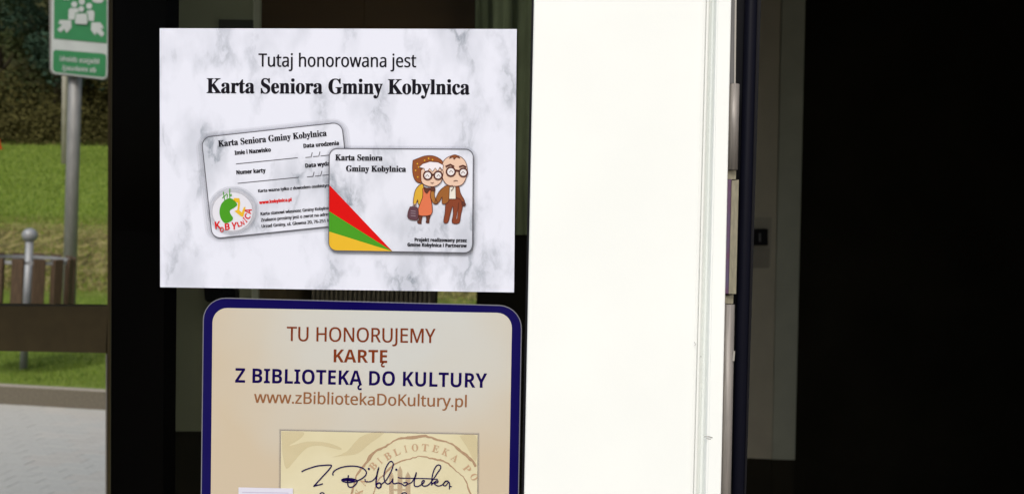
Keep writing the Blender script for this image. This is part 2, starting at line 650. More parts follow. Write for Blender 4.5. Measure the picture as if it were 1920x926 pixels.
# kerb: separate stones
KERB_SHADE = mat('kerb_shaded_face', (0.135, 0.115, 0.085), 0.85, 0.18, 60, 0.5, 300)  # same concrete, shade of the upright face put into the colour
KERB_LIT = mat('kerb_lit_top', (0.33, 0.29, 0.24), 0.85, 0.12, 80, 0.5, 300)  # paler copy: light on the kerb top put into the colour
PAVE_Z = -0.145
kerb = bpy.data.objects.new('kerb', None); col.objects.link(kerb); tag(kerb, kind='structure')
me = None
for i in range(-7, 9):
    if me is None:
        o = MB().box(0.003, 0.997, 0, 0.08, -0.3, 0.0).build('kerb_stone', KERB_SHADE, kerb)
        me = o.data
        me.materials.append(KERB_LIT)
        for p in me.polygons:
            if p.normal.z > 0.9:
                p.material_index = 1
        bv = o.modifiers.new('bevel', 'BEVEL'); bv.width = 0.008; bv.segments = 2
    else:
        o = bpy.data.objects.new('kerb_stone', me); col.objects.link(o); o.parent = kerb
        bv = o.modifiers.new('bevel', 'BEVEL'); bv.width = 0.008; bv.segments = 2
    p = kp(i * 1.0 - 0.08, 0.0, random.uniform(-0.002, 0.002))
    o.location = p
    o.rotation_euler = (0, 0, math.atan2(KD.y, KD.x))

# pavement: bedding sheet, then blocks laid in rows along the kerb
bed = mat('joint_sand', (0.36, 0.34, 0.30), 0.95, 0.15, 150)
mb = MB()
mb.add([kp(-60, -0.004, PAVE_Z - 0.004), kp(60, -0.004, PAVE_Z - 0.004), kp(60, -60, PAVE_Z - 0.004), kp(-60, -60, PAVE_Z - 0.004)], [(3, 2, 1, 0)])
tag(mb.build('pavement_bed', bed), kind='structure')
pave = bpy.data.objects.new('pavement', None); col.objects.link(pave); tag(pave, kind='structure')
PV = [mat('paving_grey', (0.44, 0.425, 0.39), 0.9, 0.05, 40, 0.3, 500), mat('paving_pale', (0.46, 0.435, 0.395), 0.9, 0.05, 40, 0.3, 500),
      mat('paving_warm', (0.445, 0.418, 0.378), 0.9, 0.05, 40, 0.3, 500)]
pm = []
for k in range(3):
    b = MB()
    W_, D_ = 0.1988, 0.0985
    b.add([(0, 0, -0.05), (W_, 0, -0.05), (W_, D_, -0.05), (0, D_, -0.05),
           (0, 0, -0.0015), (W_, 0, -0.0015), (W_, D_, -0.0015), (0, D_, -0.0015),
           (0.0015, 0.0015, 0), (W_ - 0.0015, 0.0015, 0), (W_ - 0.0015, D_ - 0.0015, 0), (0.0015, D_ - 0.0015, 0)],
          [(0, 1, 5, 4), (1, 2, 6, 5), (2, 3, 7, 6), (3, 0, 4, 7), (4, 5, 9, 8), (5, 6, 10, 9), (6, 7, 11, 10), (7, 4, 8, 11), (8, 9, 10, 11)])
    me = bpy.data.meshes.new('paving_block')
    me.from_pydata([tuple(v) for v in b.v], [], b.f)
    me.materials.append(PV[k])
    pm.append(me)
cnt = 0
rest = MB()
for row in range(0, 32):
    v = -(row + 1) * 0.1 - 0.002
    for c in range(-12, 22):
        u = c * 0.2 + (0.1 if row % 2 else 0)
        p = kp(u, v, PAVE_Z + random.uniform(-0.0006, 0.0006))
        d = p.y + DIST
        inside = -0.64 < p.x / d < -0.43
        if not inside and not (-1.0 < p.x / d < -0.3):
            continue
        if inside and cnt < 290:
            o = bpy.data.objects.new('paving_block', pm[random.choice((0, 0, 1, 2))]); col.objects.link(o); o.parent = pave
            o.location = p
            o.rotation_euler = (0, 0, math.atan2(KD.y, KD.x))
            cnt += 1
        else:
            q = kp(u + 0.197, v, 0); r = kp(u + 0.197, v + 0.097, 0); t = kp(u, v + 0.097, 0)
            rest.add([(a.x, a.y, p.z) for a in (p, q, r, t)] + [(a.x, a.y, p.z - 0.03) for a in (p, q, r, t)],
                     [(0, 1, 2, 3), (4, 5, 1, 0), (5, 6, 2, 1), (6, 7, 3, 2), (7, 4, 0, 3)])
o = rest.build('paving_blocks', PV[0], pave); tag(o, kind='stuff')

# ---- litter bin of wooden slats round a ball-topped post
STEEL = mat('painted_steel', (0.27, 0.275, 0.285), 0.45, 0.08, 60, metal=0.2, spec=0.4)
ZINC = mat('zinc_steel', (0.225, 0.22, 0.215), 0.5, 0.14, 35, metal=0.2, spec=0.4, stretch=(1, 1, 0.15))
WOOD = mat('brown_slat_wood', (0.074, 0.046, 0.026), 0.7, 0.3, 14, 0.3, 60, stretch=(6, 6, 0.8))
foot = gp(44, 692, 0.0)
Yb = foot.y
ball = at(56, 441, Yb)
axis = (ball - foot).normalized()
bin_ = thing('litter_bin', 'brown wooden slatted litter bin on a grey steel post topped with a ball', 'litter bin', foot)
MB().tube(foot - axis * 0.1, ball, 0.031, n=18).build('post', STEEL, bin_, True)
MB().sphere(ball, 0.062, 22, 14).build('ball', STEEL, bin_, True)
sc_ = (Yb + DIST) / F / math.cos(0.45)
topc = foot + axis * ((at(50, 486, Yb) - foot).dot(axis))
botc = foot + axis * ((at(46, 636, Yb) - foot).dot(axis))
Rb = 78 * (Yb + DIST) / F
ux = axis.orthogonal().normalized()
ux = (Vector((1, 0, 0)) - axis * axis.x).normalized()
uy = axis.cross(ux)
viewa = math.atan2((EYE - foot).y, (EYE - foot).x)
sm = None
hh = (topc - botc).length
for i in range(14):
    a = viewa + math.radians((i + 0.5) * 360 / 14)
    if sm is None:
        o = MB().box(-0.012, 0.012, -0.046, 0.046, -0.02, hh + 0.03).build('slat', WOOD, bin_)
        o.modifiers.new('bevel', 'BEVEL').width = 0.006
        sm = o.data
    else:
        o = bpy.data.objects.new('slat', sm); col.objects.link(o); o.parent = bin_
        o.matrix_parent_inverse = world(bin_).inverted()
        o.modifiers.new('bevel', 'BEVEL').width = 0.006
    rad = ux * math.cos(a) + uy * math.sin(a)
    tan = axis.cross(rad)
    M = Matrix((rad, tan, axis)).transposed().to_4x4()
    o.matrix_basis = Matrix.Translation(botc + rad * Rb) @ M
for c in (topc - axis * 0.004, botc + axis * 0.06):       # hoops inside the slats
    mb = MB()
    n = 40
    pv = []
    for i in range(n):
        t = 2 * math.pi * i / n
        rr = ux * math.cos(t) + uy * math.sin(t)
        for (dr, dz) in ((-0.02, -0.015), (-0.013, -0.015), (-0.013, 0.015), (-0.02, 0.015)):
            pv.append(c + rr * (Rb + dr) + axis * dz)
    fq = []
    for i in range(n):
        j = (i + 1) % n
        for k in range(4):
            l = (k + 1) % 4
            fq.append((i * 4 + k, i * 4 + l, j * 4 + l, j * 4 + k))
    mb.add(pv, fq)
    mb.build('hoop', STEEL, bin_)
for k in range(3):                                          # arms from the post to the lower hoop
    a = viewa + math.radians(-75 + 120 * k)
    rr = ux * math.cos(a) + uy * math.sin(a)
    MB().tube(botc + axis * 0.06, botc + axis * 0.06 + rr * (Rb - 0.015), 0.009, n=8).build('arm', STEEL, bin_)

# ---- assembly point sign (the writing runs right to left, as the photograph shows it)
YS = 8.6
pb = at(127.5, 640, YS); pt = at(146.5, -60, YS)
kk = pb.z / (pb - pt).z
pb0 = pb + (pb - pt) * (-kk)
sign = thing('assembly_point_sign', 'green and white assembly point sign on a grey steel pole', 'sign', (pb0.x, pb0.y, 0))
MB().tube(pb0 - (pt - pb0) * 0.02, pt, 0.068, n=20).build('pole', ZINC, sign, True)
PAN = mat('sign_white', face(184, 188, 186, 1.3), 0.5, 0.05, 8)
EDGE = mat('sign_edge_grey', face(120, 118, 114, 1.15), 0.5, 0.05, 8)
GREEN = mat('sign_green', face(46, 126, 76, 1.35), 0.5, 0.06, 5)
YP = YS - 0.14
slab('back_casing', rquad((92, -52), (204, -42), (203.5, 151.5), (93, 139.5), 11), YP + 0.012, 0.03, EDGE, sign)
slab('panel', rquad((97, -50), (203, -41), (201, 149.5), (96, 137.5), 10), YP, 0.010, PAN, sign)
flat('green_field', [[(101.5, -45), (200, -36), (200, 81.5), (101, 72.5)]], YP - 0.006, GREEN, sign)
flat('green_field', [rquad((100, 93.5), (199, 101.5), (198, 145.5), (99, 134.5), 6)], YP - 0.006, GREEN, sign)
def zs(p):
    return (p[0] / 10.286 + 80, p[1] / 10.286)
pic = [circle(610 / 10.286 + 80, 90 / 10.286, 5.6, 20), circle(755 / 10.286 + 80, 40 / 10.286, 5.8, 20),
       circle(895 / 10.286 + 80, 122 / 10.286, 5.6, 20)]
for q in ([(500, 200), (530, 165), (690, 165), (690, 250), (640, 270), (625, 385), (495, 385)],
          [(860, 215), (950, 200), (990, 225), (1000, 260), (985, 412), (870, 405), (860, 290), (830, 262)],
          [(330, 392), (550, 400), (555, 540), (465, 640), (440, 620), (425, 560), (340, 632), (280, 575), (375, 490), (300, 455)],
          [(940, 440), (1110, 440), (1185, 550), (1120, 555), (1192, 655), (1140, 718), (1035, 625), (1015, 690), (930, 585)],
          [(960, -160), (1010, -230), (1040, -150), (1130, -210), (1195, -150), (1110, -80), (1190, 0), (1135, 62), (1040, 65), (960, 35)],
          [(330, -270), (390, -200), (470, -290), (560, -240), (560, -50), (520, -5), (400, 3), (330, -60), (400, -120), (310, -200)]):
    pic.append([zs(p) for p in q])
flat('pictogram', pic, YP - 0.011, PAN, sign)
# the front figure: dark outline keeps it apart from the two behind
flat('pictogram', [circle(745 / 10.286 + 80, 182 / 10.286, 6.3, 20), [zs(p) for p in [(630, 262), (655, 250), (845, 250), (868, 270), (885, 430), (862, 487), (640, 477), (608, 440)]]], YP - 0.016, GREEN, sign)
flat('pictogram', [circle(745 / 10.286 + 80, 180 / 10.286, 5.4, 20), [zs(p) for p in [(645, 272), (845, 268), (868, 425), (850, 475), (645, 465), (622, 440)]]], YP - 0.021, PAN, sign)
lettering('zbiórki', 'bold', (112, 114.6), (144.5, 117.2), 9.5, YP - 0.011, PAN, sign, mirror=True)
lettering('Miejsce', 'bold', (148, 117.6), (185.5, 120.6), 9.5, YP - 0.011, PAN, sign, mirror=True)
lettering('ewakuacji', 'bold', (117, 132.0), (164, 135.2), 9.5, YP - 0.011, PAN, sign, mirror=True)
lettering('do', 'bold', (168, 135.6), (179.5, 136.6), 9.5, YP - 0.011, PAN, sign, mirror=True)

# ---- slim pale pole far behind
YT = 38.0
a = at(120.5, 272, YT); b = at(124, -80, YT)
pole = thing('slim_pole', 'slim pale pole standing at the top of the grass bank behind the sign pole', 'pole', (a.x, a.y, ground_h(a.x, a.y)))
MB().tube((a.x, a.y, ground_h(a.x, a.y) - 0.2), b, 0.135, 0.12, n=12).build('shaft', mat('pale_pole', (0.42, 0.39, 0.34), 0.6, 0.1, 2), pole, True)

# ---- orange cone at the picture's left edge
a = at(-4, 272, 44.0)
gz = ground_h(a.x, 44.0)
cone = thing('traffic_cone', 'small orange cone at the top of the bank, cut by the left edge', 'cone', (a.x, 44.0, gz))
OR = mat('orange_plastic', (0.75, 0.09, 0.02), 0.5)
MB().tube((a.x, 44, gz), (a.x, 44, gz + 0.62), 0.22, 0.05, n=14).build('body', OR, cone, True)
MB().box(a.x - 0.28, a.x + 0.28, 43.72, 44.28, gz - 0.05, gz + 0.04).build('base', OR, cone)

# ---- trees behind the bank
def tree(name, label, x, y, hgt, crown_r, crown_z0, leafm, n, seed, leaf=0.3, group='dark trees behind the grass bank', trunk=True):
    rnd = random.Random(seed)
    z0 = ground_h(x, y)
    t = thing(name, label, 'tree', (x, y, z0), group)
    BARK = mat('bark', (0.06, 0.045, 0.03), 0.9, 0.3, 8)
    tb = MB()
    top = Vector((x + rnd.uniform(-.5, .5), y, z0 + hgt * 0.8))
    tb.tube((x, y, z0 - 0.2), top, 0.028 * hgt, 0.006 * hgt, n=9)
    clumps = []
    for i in range(26):
        f = rnd.uniform(0, 1)
        cz = z0 + crown_z0 + (hgt - crown_z0) * f
        rr = crown_r * (1.0 - 0.75 * max(0, f - 0.35) / 0.65) * rnd.uniform(0.35, 1.0)
        a_ = rnd.uniform(0, 6.28)
        c = Vector((x + math.cos(a_) * rr, y + math.sin(a_) * rr, cz))
        clumps.append((c, crown_r * rnd.uniform(0.28, 0.5)))
        if i % 2 == 0:
            st = Vector((x, y, z0 - 0.2)).lerp(top, min(0.95, max(0.15, (cz - z0) / hgt * 0.85)))
            tb.tube(st, c, 0.008 * hgt, 0.003 * hgt, n=6)
    tb.build('trunk', BARK, t, True)
    cb = MB()
    for i in range(n):
        c, r = rnd.choice(clumps)
        d = Vector((rnd.gauss(0, 1), rnd.gauss(0, 1), rnd.gauss(0, 0.8))).normalized() * r * rnd.random() ** 0.4
        p = c + d
        if p.z < z0:
            continue
        u = Vector((rnd.gauss(0, 1), rnd.gauss(0, 1), rnd.gauss(0, 0.6))).normalized()
        w_ = u.orthogonal().normalized()
        s = leaf * rnd.uniform(0.5, 1.1)
        cb.add([p - u * s, p + w_ * s * 0.5, p + u * s, p - w_ * s * 0.5], [(0, 1, 2, 3)])
    cb.build('crown', leafm, t)
LF = [mat('leaves_dark', (0.050, 0.062, 0.024), 0.9, 0.25, 0.25, spec=0.03), mat('leaves_blue_green', (0.034, 0.060, 0.040), 0.9, 0.25, 0.25, spec=0.03),
      mat('leaves_brown_green', (0.070, 0.064, 0.022), 0.9, 0.25, 0.25, spec=0.03)]
spec_ = [('pine_tree', 'bluish dark tree whose crown fills the upper left corner', -29.5, 50, 17, 3.8, 2.2, 1),
         ('broadleaf_tree', 'brownish green tree standing behind the green sign', -25.0, 50.5, 16, 3.6, 1.2, 2),
         ('broadleaf_tree', 'dark green tree right of the sign, beside the brown window stile', -21.3, 51, 16, 3.6, 1.0, 0),
         ('broadleaf_tree', 'tall dark tree left of the others, outside the window view', -34.0, 51, 16, 3.8, 1.2, 0),
         ('broadleaf_tree', 'dark tree right of the others, hidden by the building', -16.5, 52, 15, 3.8, 1.2, 2),
         ('broadleaf_tree', 'second row tree with blue green leaves behind the sign', -28.0, 56, 19, 4.5, 1.5, 1),
         ('broadleaf_tree', 'second row dark tree behind the sign pole', -23.0, 57, 19, 4.5, 1.5, 0)]
for i, (nm, lb, x, y, h, cr, cz, k) in enumerate(spec_):
    tree(nm, lb, x, y, h, cr, cz, LF[k], 17000, 40 + i, leaf=0.15)
# undergrowth below the crowns
rnd = random.Random(5)
ub = MB()
for i in range(52000):
    x = rnd.uniform(-42, -12); y = rnd.uniform(46.5, 54)
    z = ground_h(x, y) + rnd.random() ** 1.3 * (1.9 + (y - 46.5) * 0.55 + math.sin(x * 1.3) * 0.4)
    u = Vector((rnd.gauss(0, 1), rnd.gauss(0, 1), rnd.gauss(0, 0.6))).normalized(); w_ = u.orthogonal().normalized()
    s = rnd.uniform(0.07, 0.15); p = Vector((x, y, z))
    ub.add([p - u * s, p + w_ * s * 0.5, p + u * s, p - w_ * s * 0.5], [(0, 1, 2, 3)])
tag(ub.build('undergrowth', mat('leaves_brown_green', None)), 'dark brown green undergrowth along the foot of the trees', 'undergrowth', kind='stuff')

# ================================================================== THE BUILDING
WHITE = mat('white_paint', face(250, 254, 250, 1.24), 0.45, 0.018, 9, 0.05, 400, spec=0.3)
BLACK = mat('black_rubber', (0.006, 0.006, 0.008), 0.6, spec=0.15)
BROWN = mat('brown_frame_paint', (0.044, 0.033, 0.014), 0.6, 0.12, 30, spec=0.15)
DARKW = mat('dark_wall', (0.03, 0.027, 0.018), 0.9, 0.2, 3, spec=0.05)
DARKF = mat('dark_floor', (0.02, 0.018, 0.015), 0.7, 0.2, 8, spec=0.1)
GLASS = glass_material()
CLEAR = clear_material()
FLOORZ = PAVE_Z + 0.12
TOPZ = 2.75

# ---- brown glazed screen on the left, in front of the lawn
YW = 1.2
scr = thing('glazed_screen', 'brown framed glazed screen at the left with the reflected lawn and sign built behind it', 'window', (at(100, 900, YW).x, YW, PAVE_Z))
def vcol(px0, px1, Y, ytop=-900, ybot=1500):
    return [(px0 + 2.5, ytop), (px1 + 2.5, ytop), (px1 - 1.0, ybot), (px0 - 1.0, ybot)]
slab('stile', [(204.5, -560), (215, -560), (209, 2300), (196.5, 2300)], YW, 0.045, BROWN, scr, 0.002)
slab('rail', [(-700, 570), (0, 573), (200.3, 575.3), (199.2, 661.5), (0, 657.5), (-700, 650)], YW + 0.004, 0.035, BROWN, scr, 0.002)
# a thin pale bead on the lower stile
slab('glazing_bead', [(198.2, 664), (200.6, 664), (199.0, 1500), (196.2, 1500)], YW - 0.004, 0.01, mat('grey_bead', (0.14, 0.13, 0.11), 0.6), scr)
slab('pane', [(-700, -560), (202, -560), (199, 572), (-700, 566)], YW + 0.02, 0.004, CLEAR, scr)
slab('pane', [(-700, 656), (198.5, 665), (196, 2300), (-700, 2300)], YW + 0.02, 0.004, CLEAR, scr)
slab('stile', [(-760, -560), (-700, -560), (-700, 2300), (-760, 2300)], YW, 0.045, BROWN, scr)

# ---- room shell
XL = at(212, 460, 0.06).x
shell = []
# back wall with a small made-up opening; lawn through it imitates a green reflection
YB = 3.0
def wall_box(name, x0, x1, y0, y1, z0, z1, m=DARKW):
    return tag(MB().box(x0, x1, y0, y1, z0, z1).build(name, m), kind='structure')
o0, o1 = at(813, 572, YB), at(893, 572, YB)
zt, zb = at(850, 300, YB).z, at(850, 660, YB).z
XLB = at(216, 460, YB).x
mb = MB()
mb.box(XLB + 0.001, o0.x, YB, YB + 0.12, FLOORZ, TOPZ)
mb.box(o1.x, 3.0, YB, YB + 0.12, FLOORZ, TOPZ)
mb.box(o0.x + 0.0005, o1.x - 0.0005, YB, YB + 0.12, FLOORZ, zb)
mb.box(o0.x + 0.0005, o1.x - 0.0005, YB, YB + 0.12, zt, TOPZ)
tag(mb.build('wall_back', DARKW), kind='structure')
# left wall runs back along the sight line
xa = XL - 0.005
mb = MB()
dxl = -0.485
ya, yb2 = 0.05, YB
xa0 = at(216, 460, ya).x
mb.add([(xa0, ya, FLOORZ), (xa0 - 0.004, ya, FLOORZ), (XLB - 0.012, yb2, FLOORZ), (XLB, yb2, FLOORZ),
        (xa0, ya, TOPZ), (xa0 - 0.004, ya, TOPZ), (XLB - 0.012, yb2, TOPZ), (XLB, yb2, TOPZ)],
       [(0, 1, 5, 4), (1, 2, 6, 5), (2, 3, 7, 6), (3, 0, 4, 7), (4, 5, 6, 7), (3, 2, 1, 0)])
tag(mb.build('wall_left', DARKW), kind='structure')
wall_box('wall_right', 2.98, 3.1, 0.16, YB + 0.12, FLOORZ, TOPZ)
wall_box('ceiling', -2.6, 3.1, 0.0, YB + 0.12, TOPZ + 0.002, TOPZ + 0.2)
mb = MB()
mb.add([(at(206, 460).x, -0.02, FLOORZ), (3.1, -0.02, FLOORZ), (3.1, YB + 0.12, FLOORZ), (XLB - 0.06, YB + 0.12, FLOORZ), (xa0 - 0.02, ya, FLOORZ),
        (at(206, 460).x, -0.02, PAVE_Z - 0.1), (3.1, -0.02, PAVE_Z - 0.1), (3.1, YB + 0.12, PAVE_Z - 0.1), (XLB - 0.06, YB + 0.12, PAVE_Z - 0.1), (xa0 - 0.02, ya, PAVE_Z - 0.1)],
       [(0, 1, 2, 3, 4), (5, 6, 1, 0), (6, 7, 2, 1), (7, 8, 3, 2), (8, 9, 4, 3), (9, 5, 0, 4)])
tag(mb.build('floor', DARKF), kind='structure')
# facade right of the doorway and above
RENDER = mat('white_render', (0.7, 0.69, 0.66), 0.8, 0.05, 20, 0.3, 150)
DOORX1 = at(1372, 460).x + 0.95
wall_box('wall_front', DOORX1, 3.1, 0.0, 0.15, PAVE_Z - 0.1, TOPZ + 0.2, RENDER)
wall_box('wall_front_lintel', at(206, 460).x - 2.2, DOORX1 - 0.001, -0.02, 0.15, 2.42, TOPZ + 0.6, RENDER)  # unseen header wall, added to block sky light

# ---- black strip painted in for interior darkness at the left glass end
darkstrip = thing('dark_interior_strip', 'black strip imitating the dark interior at the left end of the sticker window', 'post', (at(250, 900, 0.05).x, 0.05, FLOORZ))
DARKBLK = mat('interior_dark_black', (0.0008, 0.0006, 0.0006), 0.9, 0.5, 12, spec=0.01, stretch=(1, 1, 0.2))
slab('profile', [(216, -1300), (322, -1300), (306, 800), (299, 3200), (203, 3200), (209, 460)], 0.02, 0.025, DARKBLK, darkstrip)
slab('gasket', [(322.6, -1300), (324.6, -1300), (308.4, 800), (301.4, 3200), (299.4, 3200), (306.4, 800)], 0.03, 0.02, BLACK, darkstrip)

# ---- the glass with the stickers, in the white door frame
XG0, XG1 = at(205, 460).x, at(992, 460).x
def X_at(px, py, Y=0.0):
    return at(px, py, Y).x
fr = thing('door_frame', 'wide white painted door frame between the sticker window and the dark doorway', 'door frame', (X_at(1150, 900), 0, FLOORZ))
# frame faces: straight uprights measured at two heights
def upright(name, top_px, bot_px, Y, depth, m, parent, bevel=0.0, z0=None, z1=None):
    """straight upright between pixel pairs read at y = 0 and y = 926"""
    z0 = FLOORZ if z0 is None else z0
    z1 = 2.42 if z1 is None else z1
    out = []
    for (pt_, pb_) in zip(top_px, bot_px):
        A, B = at(pt_, 0, Y), at(pb_, 926, Y)
        out.append([A + (B - A) * ((A.z - z1) / (A.z - B.z)), A + (B - A) * ((A.z - z0) / (A.z - B.z))])
    (lt, lb), (rt, rb) = out
    v = [lt, rt, rb, lb]
    v += [p + Vector((0, depth, 0)) for p in v]
    fs_ = [(0, 1, 2, 3), (7, 6, 5, 4), (4, 5, 1, 0), (5, 6, 2, 1), (6, 7, 3, 2), (7, 4, 0, 3)]
    o = link(name, v, fs_, m, parent)
    if bevel:
        b_ = o.modifiers.new('bevel', 'BEVEL'); b_.width = bevel; b_.segments = 3; b_.limit_method = 'ANGLE'
    return o
def profile(name, pts, m, parent, z0=FLOORZ, z1=2.42):
    """moulding run: a cross-section of (pixel at the photo's top, pixel at its bottom, y) drawn along the upright"""
    v = []
    for pt_, pb_, Y in pts:
        A, B = at(pt_, 0, Y), at(pb_, 926, Y)
        v += [A + (B - A) * ((A.z - z1) / (A.z - B.z)), A + (B - A) * ((A.z - z0) / (A.z - B.z))]
    f_ = [(2 * i_, 2 * i_ + 2, 2 * i_ + 3, 2 * i_ + 1) for i_ in range(len(pts) - 1)]
    n_ = len(pts)
    f_ += [tuple(range(0, 2 * n_, 2))[::-1], tuple(range(1, 2 * n_, 2)), (2 * n_ - 2, 0, 1, 2 * n_ - 1)]
    return link(name, v, f_, m, parent)
profile('facing_board', [(1001.0, 982.5, 0.1), (1001.0, 982.5, -0.0085), (1001.8, 983.3, -0.0096), (1003, 984.6, -0.010),
                         (1318, 1293.5, -0.010), (1323, 1298.5, -0.0092), (1325, 1300.5, -0.0075), (1325, 1300.5, 0.1)], WHITE, fr)
profile('moulding', [(1325.3, 1300.8, 0.09), (1325.3, 1300.8, -0.0082), (1328, 1303, -0.0075), (1329.5, 1305, -0.0065), (1331.5, 1307.5, -0.003), (1336, 1312, 0.000),
                     (1340, 1317, -0.003), (1342.5, 1320.5, -0.0080), (1344, 1323, -0.0108), (1347, 1327, -0.0115), (1368.5, 1349, -0.0115),
                     (1370.5, 1351, -0.0112), (1371.3, 1351.8, -0.0100), (1371.3, 1351.8, 0.09)], WHITE, fr)
upright('glazing_gasket', (997.0, 1003.0), (978.0, 984.5), -0.004, 0.02, BLACK, fr)
# the glass itself
gl = upright('window_glass', (207, 999.5), (204, 981.5), 0.0, 0.008, GLASS, None)
tag(gl, 'dark glass window on which the white poster and the blue edged sticker are stuck', 'window glass')

# ---- hinge between frame and doorway
HM = mat('hinge_metal', face(142, 137, 131), 0.5, 0.18, 25, metal=0.3, spec=0.4, stretch=(30, 30, 1.2))
HP = mat('hinge_plate_metal', face(148, 143, 122), 0.5, 0.14, 60, metal=0.3, spec=0.5, stretch=(10, 10, 2))
HD = mat('hinge_dark_metal', face(112, 112, 112), 0.5, 0.08, 40, metal=0.3, spec=0.4)
HB = mat('hinge_blue_film', face(110, 62, 92), 0.4, 0.0, 16, metal=0.0, c2=face(88, 100, 128), stretch=(5, 5, 3))
hin = thing('barrel_hinge', 'long grey metal barrel hinge with three knuckles on the edge of the white frame', 'hinge', tuple(at(1368, 463, 0.0)))
def seg(name, x0t, x1t, yt, x0b, x1b, yb_, Y, depth, m, bevel=0.0, rnd_=False):
    if rnd_:
        a_, b_ = at((x0t + x1t) / 2, yt, Y), at((x0b + x1b) / 2, yb_, Y)
        r_ = (at(x1t, yt, Y).x - at(x0t, yt, Y).x) / 2
        return MB().tube(a_, b_, r_, n=20).build(name, m, hin, True)
    return slab(name, [(x0t, yt), (x1t, yt), (x1b, yb_), (x0b, yb_)], Y, depth, m, hin, bevel)
seg('leaf_strip', 1370, 1381, -400, 1364.5, 1376, 157, -0.002, 0.006, HD)
seg('edge_strip', 1381.5, 1385.5, -400, 1376.3, 1379.3, 157, -0.003, 0.005, mat('bright_edge_metal', face(175, 172, 165), 0.4, metal=0.3))
seg('knuckle', 1366.5, 1386.5, 158.5, 1362.5, 1384, 318.5, 0.0, 0.02, HM, 0, True)
seg('bushing', 1364.5, 1378, 321, 1363, 1377.5, 334, 0.0, 0.01, HP, 0.001)
seg('knuckle_sleeve', 1363.5, 1371.5, 337, 1357.5, 1366.5, 550, -0.003, 0.01, HB, 0.0006)
seg('knuckle_plate', 1372, 1384.5, 338, 1367, 1379.5, 550, -0.0045, 0.012, HP, 0.0008)
seg('bushing', 1358, 1373, 554.5, 1357.5, 1372.5, 567, 0.0, 0.01, HP, 0.001)
seg('knuckle', 1356.5, 1377.5, 570.5, 1345, 1368, 1100, 0.0, 0.02, HM, 0, True)
seg('backing', 1364, 1380, 318.5, 1366, 1376, 338, 0.004, 0.01, BLACK)
seg('backing', 1356, 1375, 549.5, 1360, 1373, 571, 0.004, 0.01, BLACK)
seg('screw_head', 1374.5, 1377.8, 658, 1373.5, 1376.5, 676, -0.004, 0.004, mat('bright_edge_metal', None), 0.0005)

# ---- rebate and tubular rubber seal
jam = thing('door_rebate', 'black rebate with a tubular rubber seal beside the hinge', 'door seal', tuple(at(1400, 900, 0.05)))
upright('rebate', (1372, 1427), (1340, 1399), 0.012, 0.05, BLACK, jam)
SEAL = mat('rubber_seal', (0.003, 0.0032, 0.007), 0.5, spec=0.05)
A, B = at(1408, 0, 0.004), at(1383.5, 926, 0.004)
MB().tube(A + (A - B) * 2.0, B + (B - A) * 3.4, 0.0052, n=18).build('seal', SEAL, jam, True)

# ---- inside, through the doorway: two pale boards of an inner door casing
PALE1 = mat('pale_board_warm', (0.50, 0.47, 0.36), 0.7, 0.05, 12, 0.2, 200, spec=0.15)
PALE2 = mat('pale_board_green', (0.45, 0.47, 0.37), 0.7, 0.05, 12, 0.2, 200, spec=0.15)
YD = 2.5
cas = thing('inner_door_casing', 'two pale upright boards of an inner door casing seen through the dark doorway', 'door casing', tuple(at(1450, 858, YD)))
slab('board', [(1400, -250), (1474, -250), (1464, 0), (1446.5, 859), (1380, 857)], YD, 0.03, PALE1, cas, 0.003)
slab('board', [(1477, -250), (1518, -250), (1510, 0), (1489.5, 860.5), (1449, 859.5), (1466.5, 0)], YD - 0.01, 0.04, PALE2, cas, 0.003)
slab('groove', [(1474, -250), (1477, -250), (1466.5, 0), (1449, 859.5), (1446.5, 859), (1464, 0)], YD + 0.012, 0.02, BLACK, cas)
ped = thing('dark_plinth', 'dark plinth below the pale boards of the inner door casing', 'plinth', tuple(at(1440, 1000, YD)))
slab('plinth_board', [(1380, 857.5), (1447, 859.6), (1446, 1480), (1380, 1480)], YD + 0.003, 0.03, DARKW, ped)
slab('plinth_board', [(1447.6, 859.8), (1489, 861), (1484, 1480), (1446.6, 1480)], YD + 0.0, 0.03, DARKW, ped)
lk = thing('door_latch', 'small black latch box on a grey plate fixed to the pale board', 'latch', tuple(at(1425, 445, YD)))
slab('plate', [(1409, 408), (1446.5, 408), (1443.5, 500), (1407, 500)], YD - 0.004, 0.003, mat('latch_plate', (0.38, 0.36, 0.28), 0.5, 0.05, 10), lk, 0.001)
slab('latch_box', [(1412, 430), (1439, 430), (1439, 459), (1411, 459)], YD - 0.03, 0.025, BLACK, lk, 0.002)
slab('latch_tongue', [(1423, 437), (1426.5, 437), (1426.5, 453), (1423, 453)], YD - 0.034, 0.003, HD, lk)
slab('lower_plate', [(1408, 466), (1443, 466), (1441, 502), (1407, 502)], YD - 0.008, 0.003, mat('latch_plate_low', (0.30, 0.28, 0.22), 0.5, 0.05, 10), lk, 0.001)

